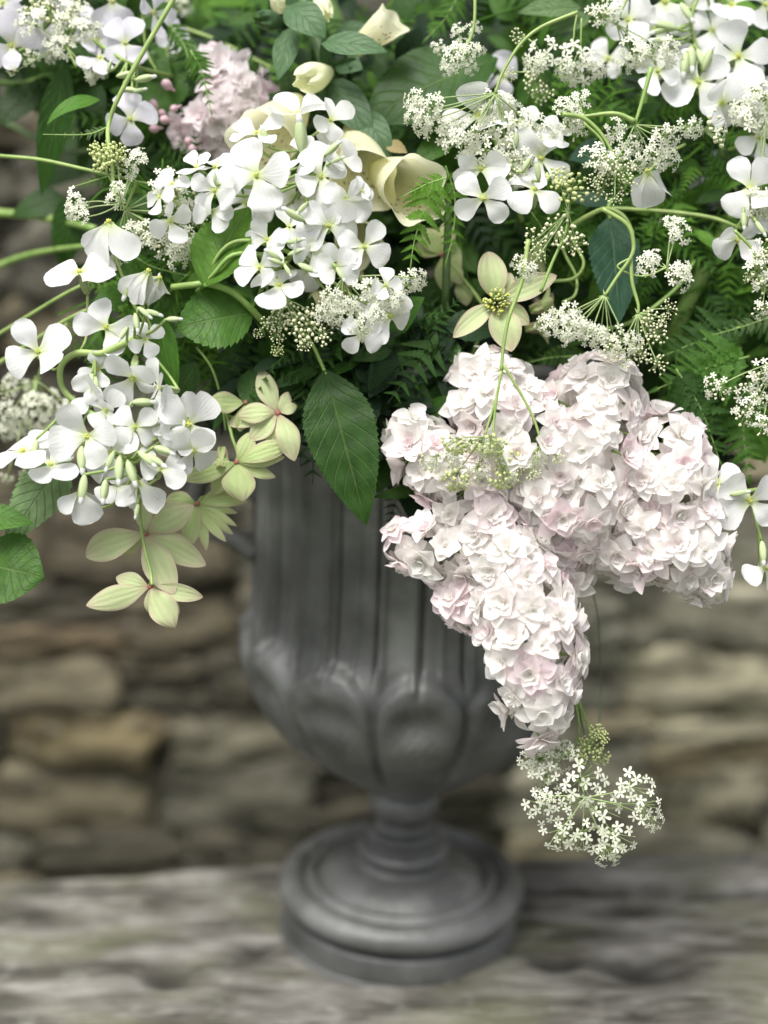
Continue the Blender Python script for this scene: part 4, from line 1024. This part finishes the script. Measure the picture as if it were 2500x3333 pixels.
umbel('white parsley umbel spread sideways on branching green stalks, above the lilac', [(1960, 680), (2040, 730), (2062, 790), (2053, 838), (2010, 900)], (1969, 963), [(1844, 1017, 48), (1779, 1066, 42), (1855, 1062, 52), (1925, 1093, 46), (1963, 1109, 40), (2012, 1100, 52), (2050, 1115, 42), (1810, 1040, 35), (1890, 1070, 40), (1850, 1100, 30), (1990, 1140, 36, 'mix')], seed=39, r0=8)
umbel('parsley umbel of separate green white bud heads dangling above the lilac top', [(2053, 838), (2058, 920), (2077, 990)], (2077, 1022), [(2180, 1003, 30, 'bud'), (2162, 1039, 22, 'bud'), (2120, 1039, 38, 'bud'), (2105, 1060, 30, 'bud'), (2137, 1088, 42, 'bud'), (2072, 1131, 34, 'bud'), (2001, 1147, 36, 'bud'), (2040, 1169, 36, 'bud'), (2091, 1153, 38, 'bud'), (2143, 1188, 34, 'bud')], seed=40, r0=7)
umbel('parsley umbel of round heads on long thin rays at the right edge', [(2620, 1120)], (2530, 1175), [(2333, 1261, 44, 'mix'), (2446, 1267, 50, 'mix'), (2430, 1343, 45, 'mix'), (2490, 1386, 38, 'mix'), (2490, 1215, 45, 'mix'), (2475, 1300, 30, 'mix')], seed=41, r0=7, smat=M_STEM)
umbel('creamy parsley umbel at the right edge over the dark ferns, above the round headed one', [(2390, 750), (2440, 800), (2470, 850)], (2500, 880), [(2435, 903, 20, 'bud'), (2473, 878, 55, 'mix'), (2490, 930, 45, 'mix'), (2480, 820, 42, 'mix'), (2485, 1010, 36, 'mix')], seed=42, r0=6)
umbel('frothy parsley umbel at the far right between two big rocket flowers', [(2560, 300)], (2500, 320), [(2446, 347, 60), (2480, 385, 60), (2420, 380, 40), (2480, 300, 45), (2468, 655, 45), (2480, 695, 50), (2450, 690, 35)], seed=43, r0=6)
umbel('double parsley umbel hanging on a forked stalk over the lilac', [(1720, 780), (1703, 898), (1680, 970), (1654, 1044), (1638, 1136)], (1632, 1207), [(1473, 1451, 42, 'green'), (1532, 1451, 36, 'green'), (1603, 1451, 50, 'green'), (1402, 1511, 50, 'mix'), (1473, 1500, 44, 'mix'), (1565, 1511, 22, 'bud'), (1484, 1565, 50, 'green'), (1554, 1545, 48, 'mix'), (1652, 1505, 50, 'green'), (1641, 1562, 46, 'green'), (1817, 1495, 24, 'bud'), (1698, 1533, 22, 'bud'), (1736, 1545, 26, 'bud'), (1757, 1500, 44, 'open'), (1817, 1543, 26, 'bud'), (1660, 1560, 30, 'open'), (1590, 1480, 34, 'open')], d=.537, seed=44, r0=8, extra=[[(1632, 1207), (1614, 1300), (1576, 1424)], [(1632, 1207), (1612, 1330), (1605, 1425)], [(1640, 1190), (1700, 1290), (1740, 1370), (1763, 1446)]], fdir=(0, -.3), hubs=[(1576, 1424), (1605, 1425), (1763, 1446)])
umbel('bright white parsley umbel below the central rocket flowers, spread wide', [(1088, 860), (1115, 890)], (1118, 903), [(1071, 974, 46), (1055, 1008, 38), (1120, 1008, 50), (1147, 1020, 46), (1200, 945, 48), (1212, 1005, 50), (1256, 968, 48), (1283, 970, 36), (1326, 932, 48), (1359, 908, 34), (1300, 985, 36), (1174, 1068, 46), (1235, 1020, 38), (1100, 1040, 32)], d=.540, seed=45, r0=5)
umbel('dull parsley umbel with pinkish brown buds in front of a yellowing bell', [(900, 900)], (925, 972), [(908, 1039, 44, 'bud'), (938, 1028, 42, 'bud'), (957, 1042, 50, 'bud'), (903, 1093, 28, 'bud'), (963, 1066, 48, 'bud'), (1022, 1022, 42, 'bud'), (1006, 1071, 56, 'bud'), (1050, 1090, 42, 'bud'), (990, 1125, 25, 'bud'), (840, 1087, 18, 'bud'), (903, 1139, 24, 'green'), (880, 1050, 30, 'bud')], d=.543, seed=46, r0=5)
umbel('parsley umbel with a ball of tight green buds under the diagonal bright stem', [(575, -20, .552), (500, 110, .552), (440, 215, .552), (385, 320, .553), (355, 400, .555), (352, 460), (365, 540), (372, 620)], (395, 665), [(342, 505, 52, 'green'), (318, 490, 36, 'green'), (375, 500, 40, 'green'), (380, 535, 40, 'green'), (335, 525, 40, 'green'), (434, 526, 42), (450, 500, 26), (425, 560, 28), (374, 640, 38), (239, 660, 46), (260, 700, 34), (230, 690, 26), (380, 610, 24)], d=.548, seed=47, r0=9)
umbel('loose parsley umbel at centre left with its rays fanning from a bent stalk', [(0, 508, .57), (130, 520, .565), (270, 550, .56), (390, 578), (440, 590), (425, 640)], (407, 684), [(537, 592, 50, 'mix'), (545, 620, 45), (595, 665, 56, 'mix'), (640, 684, 50, 'mix'), (610, 700, 45, 'mix'), (467, 776, 55, 'open'), (510, 778, 50, 'open'), (440, 760, 45, 'mix'), (591, 803, 45), (586, 840, 42), (540, 800, 50, 'mix'), (620, 780, 40), (400, 830, 36), (350, 850, 40)], d=.556, seed=48, r0=7, extra=[[(440, 590), (500, 605), (560, 650), (590, 700), (625, 770), (680, 800)]])
umbel('greenish white parsley umbel in the top left corner behind mauve petals', [(250, 220)], (215, 150), [(92, 60, 58, 'mix'), (190, 33, 68, 'mix'), (215, 90, 60), (190, 157, 48), (277, 92, 52), (293, 233, 42), (310, 245, 30), (586, 16, 50, 'mix', .05), (150, 20, 45, 'mix'), (250, 40, 45, 'mix'), (170, 180, 30), (100, 190, 30, 'mix'), (40, 230, 20, 'bud')], d=.578, seed=49, r0=5)
umbel('lacy parsley umbel lying on the dark stones at the left edge', [(220, 1050), (150, 1150)], (120, 1240), [(49, 1256, 48), (22, 1343, 50), (119, 1321, 50), (174, 1343, 44), (60, 1380, 40), (20, 1400, 42), (140, 1370, 38), (180, 1290, 30), (10, 1270, 30, 'bud'), (230, 1330, 34), (80, 1540, 25), (20, 1560, 25)], d=.60, seed=50, r0=4)
umbel('lowest parsley umbel, a wide open wheel of white florets hanging right of the urn', [(1800, 1900, .60), (1850, 2080, .60), (1885, 2300, .59), (1915, 2480, .56)], (1904, 2596), [(1904, 2541, 68), (2072, 2569, 62), (2105, 2628, 55), (1958, 2639, 66), (1844, 2623, 52), (1757, 2628, 58), (1822, 2720, 56), (1904, 2726, 60), (2007, 2737, 64), (1985, 2785, 54), (1775, 2600, 34), (2130, 2670, 36)], d=.545, seed=51, single=True, smat=M_STEM_D, r0=4)
umbel('parsley umbel tucked between the lilac tip and the lowest umbel', [(1860, 2200, .59), (1885, 2380, .57)], (1850, 2450), [(1763, 2487, 66), (1817, 2465, 52), (1774, 2535, 50), (1725, 2470, 36), (1866, 2450, 26), (1840, 2425, 22), (1790, 2440, 32)], d=.550, seed=52, single=True, smat=M_STEM, r0=4)
umbel('greenish budded parsley umbel right of the lilac tip', [(1870, 2250, .59), (1910, 2350, .575)], (1928, 2405), [(1925, 2438, 40, 'green'), (1958, 2466, 30, 'green'), (1887, 2468, 28, 'green'), (1900, 2425, 28, 'green'), (1940, 2380, 26, 'green'), (1960, 2400, 26, 'green')], d=.562, seed=53, r0=5, smat=M_STEM)

# ---- pale green star flowers on trailing sprigs
def sprig(label, stem, flowers, buds=(), group='pale green star flowers'):
    P = stemcurve(stem); root = thing('star_flower_sprig', label, 'flower', P[0], group)
    T0 = Matrix.Translation(-P[0]); mb = MB(); C_ = catmull(P, 8)
    mb.add(tube(C_, px2m(6, .57), px2m(5, .57), 7, 1, False), T0)
    for fl in flowers:
        pos = clematis_flower(root, *fl)
        q = nearest(C_, pos); mb.add(tube([q, (q + pos) / 2 + UP * .001, pos], px2m(5, .57), px2m(5, .57), 6, 4), T0)
    for x, y, L, W_, ang, d in buds:
        a = radians(ang); n = (RT * cos(a) + UP * sin(a) + BK * .2).normalized()
        bm = MB()
        for k in range(5):
            bm.add(blade(1.0, lambda u: 0.20 * sin(pi * min(1, .12 + u * .88)) ** .8, 8, 4, a0=.55, curl=-1.1, cup=.8, cp=1.0), Matrix.Rotation(k * 1.257, 4, 'Z') @ Matrix.Rotation(radians(52), 4, 'X'), 0)
        bm.build('bud', M_CLEM, root, loc_to(root, frame(at(x, y, d), n, 0, px2m(L, d), BK)))
    mb.build('stem', M_STEM_L, root)
    return root
sprig('lowest left sprig with two green and pink star flowers hanging in front of the wall', [(455, 1600, .555), (455, 1680, .553), (470, 1780, .550), (490, 1860, .548), (495, 1905, .546)],
      [((474, 1738), [(197, 222, 100, -.1, -.7), (33, 178, 92, .1, -.6), (-68, 215, 105, .25, -.5), (-28, 218, 82, -.1, -.6), (-12, 150, 45, -.2, -.4), (215, 140, 66, -.3), (100, 110, 60, -.2)], .556, M_CLEM2, None),
       ((488, 1909), [(201, 215, 82, .0, -.45), (-57, 160, 95, .3, -.7), (-14, 172, 58, -.05, -.5), (165, 118, 60, -.2, -.3), (-80, 100, 60, -.1), (-38, 130, 60, -.2)], .552, M_CLEM2, None)])
sprig('sprig of three star flowers climbing beside the urn rim, the middle one narrow petalled', [(900, 1180, .575), (915, 1230, .573), (880, 1330, .572), (760, 1360, .57), (735, 1330, .57), (755, 1420, .565), (772, 1500, .565), (700, 1590, .57), (645, 1640, .575)],
      [((642, 1640), [(-98, 150, 62, .3), (-75, 150, 36, .2), (-60, 150, 34, .2), (-45, 150, 32, .1), (-28, 145, 30, .1), (-12, 130, 28, .0), (8, 160, 40, 0), (20, 190, 60, -.1), (170, 110, 70, -.2), (-110, 90, 40, 0)], .566, M_CLEM, None),
       ((770, 1505), [(20, 190, 66, .1, -.6), (2, 150, 46, 0, -.4), (-85, 128, 108, .35, -.7), (-25, 130, 44, -.1), (200, 180, 70, .0, -.5), (225, 130, 60, -.2), (60, 110, 60, -.1)], .560, M_CLEM, None),
       ((905, 1345), [(178, 130, 70, .1, -.6), (-62, 165, 78, .3, -.5), (118, 155, 70, -.1, -.4), (225, 120, 70, 0), (-100, 110, 50, 0), (60, 75, 45, -.2), (20, 60, 40, 0), (190, 180, 60, -.2)], .560, M_CLEM2, None),
       ((800, 1310), [(185, 120, 70, .2, -1.0), (-60, 100, 60, 0), (-95, 90, 50, .1)], .564, M_CLEM, None)],
      [(722, 1455, 110, 60, -88, .565)])
sprig('sprig with one wide open star flower with green stamens, right of the dark stem', [(1500, 1250, .60), (1560, 1100, .59), (1590, 1020, .585)],
      [((1616, 984), [(103, 165, 98, .15, -.5), (217, 180, 70, .2, -.4), (-75, 165, 105, .2, -.5), (22, 210, 78, .1, -.4), (-40, 120, 72, .0, -.3), (60, 110, 60, -.2)], .558, M_CLEM2, 'stamens'),
       ((1440, 830), [(-60, 110, 60, .2, -.8), (130, 100, 66, 0), (75, 110, 60, 0), (-88, 120, 60, .1), (160, 90, 60, -.1)], .590, M_CLEM, None),
       ((1500, 900), [(-80, 95, 60, .3, -1.0), (110, 150, 56, -.1)], .592, M_CLEM, None)],
      [(1725, 1010, 115, 60, 15, .575), (1690, 850, 110, 50, 5, .58), (1710, 1070, 100, 42, 5, .585)])

# ---- single leaves
LG = None
leaf('huge dark green foxglove leaf behind the upper centre, veined', (1620, 190), (1170, 400), 290, M_LD, .592, .588, (-.1, .45), -.4, .1, 10, .02, bs=.45, cat='leaf', name='foxglove_leaf')
leaf('tall narrow deep green leaf standing in the gap at upper left', (215, 200), (135, 640), 105, M_LD, .59, .600, (.2, .2), -.3, .1, 18, .04)
leaf('small sickle shaped leaf curving left below the mauve flowers', (325, 325), (143, 392), 62, M_LM, .575, .570, (-.1, .5), -1.1, .1, 14, .05, side=-.15, tone=.9)
leaf('broad crinkled leaf behind the small pink lilac', (610, 110), (470, 410), 230, M_LM, .61, .607, (-.1, .3), -.3, .1, 18, .05, tone=.3)
leaf('bright green pointed leaf rising left of the central rocket flowers', (665, 935), (805, 668), 195, M_LB, .549, .554, (-.25, .2), -.35, .25, 14, .05, stalk=[(640, 950, .562), (690, 900, .548), (760, 830, .545), (880, 830, .55)], side=.05, bs=.4, tone=.3)
leaf('round shouldered toothed leaf with a pale rib, right below the bright pointed one', (822, 1020), (575, 1068), 215, M_LM, .558, .553, (-.1, .25), -.4, .15, 12, .09, bs=.5, pw=.6, tone=.5)
leaf('narrow upright leaf beside the left rocket spray', (505, 1005), (572, 1300), 84, M_LM, .552, .556, (.2, .1), -.35, .1, 14, .06, tone=.7)
leaf('pale sage leaf hanging at the left edge above the round leaf', (225, 1480), (20, 1770), 165, M_LS, .562, .555, (.1, .4), -.3, .1, 15, .07, tone=.6)
leaf('dark arrow tipped leaf poking in from the left edge', (-90, 1680), (105, 1702), 100, M_LM, .55, .545, (0, .5), -.3, .1, 8, .02, tone=.3)
leaf('round veined deep green leaf at the left edge, lowest of the leaves', (-70, 1830), (142, 1880), 240, M_LM, .552, .545, (.15, .25), -.2, .05, 12, .03, bs=.5, pw=.5, tone=.35)
leaf('long pointed leaf hanging down over the urn bowl', (1058, 1205), (1192, 1705), 228, M_LD, .556, .552, (-.1, .35), -.45, .12, 26, .05, stalk=[(1010, 1110, .565), (960, 1060, .57)], tone=.3, bs=.36)
leaf('slim dark leaf pointing down between the hanging leaf and the yellowing bell', (1240, 1000), (1157, 1265), 105, M_LD, .575, .570, (-.3, .1), -.3, .2, 14, .03)
leaf('grey green foxglove leaf standing upright left of the thick stem', (1330, 1210), (1345, 975), 260, M_BRACT, .590, .590, (.1, .2), -.3, .12, 10, .02, name='foxglove_leaf', tone=.0)
leaf('blue green toothed leaf hanging behind the forked parsley stalk', (1985, 705), (2015, 1050), 165, M_LBLUE, .578, .570, (.1, .2), -.25, .1, 18, .07, bs=.35, tone=.6, stalk=[(1980, 680, .578), (1990, 650, .58)])
leaf('short blue green leaf with teeth behind the nodding bud umbel', (2010, 490), (1850, 520), 115, M_LBLUE, .588, .584, (0, .5), -.3, .1, 12, .08, tone=.6)
leaf('thin blue green leaf beside the drooping flower', (1860, 640), (1990, 668), 60, M_LBLUE, .582, .58, (0, .4), -.3, .1, 10, .05)
leaf('pale green smooth leaf near the top, pointing left', (1890, 25), (1688, 40), 92, M_LS, .592, .586, (0, .4), -.3, .2, 5, .005, tone=.35)
leaf('second pale green smooth leaf under the first at the top', (1920, 50), (1800, 110), 70, M_LS, .596, .592, (0, .4), -.3, .2, 5, .005, tone=.2)
leaf('mid green leaf behind the speckled bell mouth', (1470, 445), (1350, 530), 95, M_LM, .590, .586, (-.1, .4), -.3, .1, 8, .02)
leaf('serrated leaf fragment below the cream bells', (1250, 760), (1180, 700), 70, M_LM, .588, .585, (.1, .3), -.4, .1, 10, .08)
leaf('dark leaf between the toothed leaf and the trailing sprig', (800, 1110), (700, 1330), 120, M_LD, .580, .585, (0, .2), -.4, .1, 12, .05)
leaf('dark leaf drooping above the lowest left sprig', (640, 1180), (560, 1330), 90, M_LD, .575, .578, (.1, .3), -.5, .1, 12, .05)
leaf('narrow leaf crossing behind the left rocket flowers', (690, 1040), (500, 1100), 80, M_LD, .572, .570, (0, .4), -.4, .1, 12, .05)
leaf('small folded leaf left of the narrow upright leaf', (430, 960), (300, 990), 90, M_LM, .570, .565, (-.2, .4), -.5, .2, 10, .05)
leaf('dark heart leaf low left of the tall narrow leaf', (210, 640), (40, 700), 110, M_LD, .64, .64, (0, .4), -.4, .1, 8, .03)
leaf('dark leaf under the tall narrow leaf against the wall', (260, 620), (200, 880), 130, M_LD, .62, .63, (0, .3), -.4, .1, 10, .03)

# ---- ferny parsley leaves
fern('ferny leaf hanging beside the pink lilac at upper left', [(545, 70), (600, 150), (620, 230)], 62, M_LM, .588, 8, seed=61)
fern('ferny leaf draped over the pink lilac', [(620, 165), (655, 230), (690, 375)], 66, M_LM, .575, 9, seed=62)
fern('ferny leaf hanging below the speckled bells, large and bright', [(1415, 570), (1390, 660), (1350, 780), (1335, 880)], 118, M_LB, .558, 8, seed=63)
fern('second ferny leaf beside the speckled bells, next to the thick stem', [(1450, 540), (1480, 640), (1475, 760), (1450, 860)], 88, M_LB, .562, 8, seed=64)
fern('small ferny sprig in front of the speckled bell mouth', [(1450, 580), (1390, 600), (1310, 640)], 62, M_LB, .548, 5, seed=65)
fern('ferny leaf at the top edge above the small starry umbel', [(1500, -30), (1450, 60), (1380, 135)], 84, M_LM, .592, 7, seed=66)
fern('thin pale ferny leaf pointing left from the bright diagonal stem', [(350, 415), (280, 438), (140, 438)], 34, M_LS, .555, 9, seed=67)
fern('ferny leaflet sprig under the diagonal stem at left', [(370, 570), (300, 590), (235, 610)], 46, M_LM, .56, 5, seed=68)
fern('dark ferny leaf right of the lilac top, uppermost of three', [(2420, 1060), (2280, 1110), (2130, 1170)], 150, M_LD, .580, 10, seed=69)
fern('dark ferny leaf right of the lilac top, middle of three', [(2440, 1160), (2300, 1200), (2130, 1270)], 165, M_LM, .572, 11, seed=70)
fern('dark ferny leaf right of the lilac top, lowest of three', [(2200, 1200), (2280, 1330), (2350, 1520)], 160, M_LD, .568, 11, seed=71)
fern('dark ferny leaf hanging at the right edge behind the round parsley heads', [(2440, 1250), (2420, 1400), (2440, 1560)], 150, M_LM, .582, 10, seed=72)
fern('ferny leaf peeping out directly above the lilac', [(1890, 1160), (1790, 1165), (1680, 1190)], 60, M_LD, .585, 8, seed=73)
fern('pale ferny leaf reaching in from the right edge', [(2540, 1020), (2430, 1060), (2316, 1092)], 60, M_LS, .57, 9, seed=74)
fern('mid green ferny leaf at the right edge above the pale one', [(2540, 880), (2420, 900), (2330, 890)], 90, M_LM, .60, 8, seed=75)
fern('dark ferny leaf in the shade left of the lilac', [(1180, 1290), (1290, 1360), (1390, 1350)], 80, M_LSHADE, .60, 8, seed=76)
fern('ferny leaf behind the nodding bud umbel', [(2000, 300), (1960, 340), (2110, 400)], 80, M_LM, .61, 8, seed=77)
fern('ferny leaf behind the rocket spray at upper centre left', [(900, 240), (840, 260), (770, 250)], 60, M_LM, .615, 6, seed=78)
fern('wispy ferny leaf under the loose parsley umbel', [(430, 830), (500, 870), (620, 900)], 50, M_LM, .575, 8, seed=79)
fern('ferny leaf below the drooping flower, hanging in front of the creamy umbel', [(1730, 690), (1770, 760), (1775, 860)], 60, M_LM, .560, 8, seed=80)

# ---- bare stems
stem_thing('blurred light green stem arching in from the left edge, upper of two', [(-60, 690, .66), (80, 700, .65), (200, 720, .63), (310, 745, .60)], 34, 26, M_STEM)
stem_thing('blurred light green stem arching in from the left edge, lower of two', [(-60, 890, .66), (60, 840, .65), (170, 815, .63), (290, 800, .60)], 28, 20, M_STEM)
stem_thing('thin dark stem curving across the top left gap', [(-40, 262, .64), (80, 268, .63), (170, 230, .62), (240, 190, .61)], 14, 10, M_STEM)
stem_thing('dim green stem crossing the left gap below the thin dark one', [(-60, 370, .68), (60, 420, .67), (200, 490, .65), (300, 490, .63)], 26, 20, M_STEM_D)
stem_thing('thick dark green stem slanting down at right', [(2380, 700, .60), (2320, 830, .605), (2230, 1000, .61), (2160, 1180, .63)], 52, 62, M_STEM)
stem_thing('sturdy upright stem below the ferny leaves at centre', [(1462, 620, .578), (1456, 800, .578), (1450, 960, .58), (1440, 1150, .60)], 26, 30, M_STEM_D)
stem_thing('upright dark stem beside the airy parsley umbel', [(2130, 160, .592), (2105, 280, .592), (2080, 420, .595), (2060, 600, .61)], 26, 28, M_STEM)
stem_thing('pale horizontal stem above the lilac, running from the dark centre', [(1270, 1188, .60), (1400, 1172, .59), (1600, 1150, .575)], 16, 11, M_STEM_L)
stem_thing('coiled tendril stem looping right of the star flower, outer loop', [(1740, 905, .578), (1800, 915, .575), (1870, 905, .572), (1900, 860, .570), (1880, 810, .572), (1850, 750, .58)], 12, 10, M_STEM_L)
stem_thing('coiled tendril stem looping right of the star flower, inner loop', [(1820, 760, .58), (1840, 830, .578), (1875, 900, .576), (1872, 960, .574), (1830, 985, .574)], 11, 10, M_STEM_L)
stem_thing('curved pale stem running over the blue green leaf to the nodding umbels', [(1860, 735, .575), (1920, 700, .57), (1975, 680, .566), (2030, 705, .562), (2060, 760, .558)], 18, 14, M_STEM_L)
stem_thing('long arching stem reaching the right edge under the dark gap', [(1990, 678, .585), (2180, 690, .583), (2320, 710, .58), (2420, 745, .578), (2540, 760, .58)], 14, 13, M_STEM_L)
stem_thing('blurred stem behind the drooping flower', [(2060, 620, .62), (2160, 580, .62), (2260, 555, .615), (2420, 560, .61)], 22, 18, M_STEM)
stem_thing('hairy green stem arching from the left spray to the toothed leaf', [(560, 935, .555), (620, 928, .552), (680, 925, .551), (760, 955, .553), (840, 1030, .558), (900, 1100, .57)], 22, 22, M_STEM)
stem_thing('hairy bent stem over the bright pointed leaf', [(690, 925, .553), (695, 860, .550), (740, 800, .547), (800, 783, .546), (880, 800, .55), (960, 830, .556)], 12, 14, M_STEM_L)
stem_thing('straw green stem slanting up from the left edge, upper', [(-40, 1110, .60), (90, 1030, .59), (215, 955, .58), (330, 900, .575)], 13, 12, M_STEM_L)
stem_thing('straw green stem slanting up from the left edge, lower', [(-40, 1205, .60), (110, 1110, .59), (220, 1040, .58), (350, 980, .575)], 16, 14, M_STEM_L)
stem_thing('thin stem hanging left of the urn rim', [(640, 1130, .575), (690, 1200, .573), (720, 1300, .572), (735, 1400, .57)], 8, 7, M_STEM_L)
stem_thing('thin stem curving down in the dark beside the yellowing bell', [(820, 1020, .58), (880, 1120, .576), (930, 1210, .574), (945, 1330, .572)], 9, 8, M_STEM_L)
stem_thing('pale stem behind the parsley bud heads at right', [(1900, 1080, .578), (2050, 1050, .58), (2200, 940, .583), (2260, 850, .59)], 14, 12, M_STEM)
stem_thing('pale blurred stems behind the pink lilac, upper', [(590, 90, .62), (700, 130, .62), (820, 190, .62), (900, 230, .62)], 16, 14, M_STEM_L)
stem_thing('dark stalk in the shadow right of the urn bowl', [(1905, 1850, .59), (1945, 2000, .60), (1955, 2200, .60), (1950, 2360, .59)], 5, 4, M_STEM_D)

# ---- the mass of foliage that fills the back and the heart of the arrangement
def inpoly(x, y, P):
    c = False; j = len(P) - 1
    for i in range(len(P)):
        if (P[i][1] > y) != (P[j][1] > y) and x < (P[j][0] - P[i][0]) * (y - P[i][1]) / (P[j][1] - P[i][1]) + P[i][0]: c = not c
        j = i
    return c
FG = [serrated(1.0, r0_, n_, dp, a0=.1, curl=c_, fold=.12, nv=2) for r0_, n_, dp, c_ in ((.16, 8, .08, -.5), (.24, 7, .03, -.4), (.11, 9, .1, -.7), (.3, 8, .05, -.3))]
FR = random.Random(77)
def mass(name, label, poly, n, dr, size, mats, fernshare=0.3, seed=5, wisps=0.0, group=None, cat='foliage'):
    r = random.Random(seed); mb = MB(); xs = [p[0] for p in poly]; ys = [p[1] for p in poly]; k = 0
    while k < n:
        x, y = r.uniform(min(xs), max(xs)), r.uniform(min(ys), max(ys))
        if not inpoly(x, y, poly): continue
        k += 1; d = r.uniform(*dr); p = at(x, y, d)
        a = r.uniform(0, 6.283); v = (RT * cos(a) + UP * (sin(a) - .3) + BK * r.uniform(-.2, .7)).normalized()
        s = px2m(r.uniform(*size), d); mi = r.randrange(len(mats)); nz = sdir(r.uniform(-.5, .5), r.uniform(0, .8))
        if r.random() < wisps:
            L = s * r.uniform(1.2, 2.2); mb.add(tube([p, p + v * L * .5 + UP * L * r.uniform(-.1, .2), p + v * L], px2m(r.uniform(3, 7), d), px2m(3, d), 4, 4), None, len(mats) - 1, .95)
        elif r.random() < fernshare:
            tg = v; sd_ = tg.cross(nz).normalized(); L = s * 1.3
            mb.add(tube([p, p + tg * L], px2m(2, d), px2m(1.5, d), 3, 1), None, mi, .8)
            g = FERN[r.randrange(4)]; g = g if r.random() < 2 else g
            for q in range(6):
                f = q / 6; pp = p + tg * L * f
                for s_ in (-1, 1):
                    dr_ = (sd_ * s_ + tg * .6).normalized()
                    mb.add(LOWF, blade_frame(pp, pp + dr_, nz, s * .5 * (1 - f * .75)), mi, r.uniform(.2, .8))
        else:
            mb.add(FG[r.randrange(4)], blade_frame(p, p + v, nz, s), mi, r.uniform(0, .9))
    c = at(sum(xs) / len(xs), sum(ys) / len(ys), sum(dr) / 2)
    M = Matrix.Translation(-c); mb.v = [tuple(Vector(p) - c) for p in mb.v]
    o = mb.build(name, mats, None, Matrix.Translation(c), 'stuff'); o['label'] = label; o['category'] = cat
    return o
LOWF = blade(1.0, lambda u: 0.2 * (1 - u) ** .7 * (1 - .5 * ((u * 6) % 1.0)) + .005, 12, 2, a0=.1, curl=-.4, fold=.2, tipsp=.1)
mass('foliage', 'dark mixed leaves filling the heart of the arrangement', [(330, 180), (900, -80), (2560, -80), (2580, 1250), (2330, 1560), (2100, 1300), (1500, 1250), (1350, 1420), (1230, 1350), (800, 1250), (560, 1330), (400, 1100), (420, 800), (330, 600)], 1100, (.60, .665), (80, 200), [M_LSHADE, M_LD, M_LD, M_LM, M_LB, M_LM], .45, 5, .10)
mass('foliage', 'deep shadowy leaves behind the arrangement, over the urn rim', [(380, -100), (2650, -100), (2650, 1300), (2200, 1450), (1900, 1350), (820, 1350), (560, 1150), (330, 900)], 900, (.67, .78), (140, 330), [M_LSHADE, M_LD], .1, 6)
mass('foliage', 'bright out of focus leaves beyond the top of the pink lilac', [(520, -120), (1000, -120), (980, 160), (900, 260), (640, 110), (560, 60)], 110, (.66, .74), (110, 230), [M_LB, M_LB, M_LM], .3, 8)
mass('foliage', 'dark leaves filling the top left corner behind the mauve flowers', [(-80, -100), (540, -100), (560, 260), (330, 400), (-80, 200)], 170, (.60, .68), (90, 210), [M_LD, M_LM], .3, 9)
mass('foliage', 'fine green leaves tucked among the parsley stems at left', [(380, 560), (680, 560), (690, 1000), (560, 1230), (300, 1180), (260, 1000), (440, 860)], 170, (.575, .60), (60, 130), [M_LD, M_LM, M_LB], .6, 10, .25)
mass('foliage', 'fine green leaves tucked among the umbels at right', [(1700, 250), (2500, 300), (2500, 1000), (1750, 900)], 260, (.588, .615), (60, 140), [M_LD, M_LM, M_LB], .7, 12, .22)

mass('foliage', 'leaves coloured nearly black for the shade under the flowers, hiding the urn rim', [(860, 1090), (1480, 1060), (1520, 1260), (1400, 1620), (1320, 1640), (1250, 1420), (1080, 1330), (930, 1330), (760, 1300)], 330, (.566, .592), (90, 210), [M_LSHADE, M_LD], .3, 14)  # the dark under the flowers is painted into these leaves
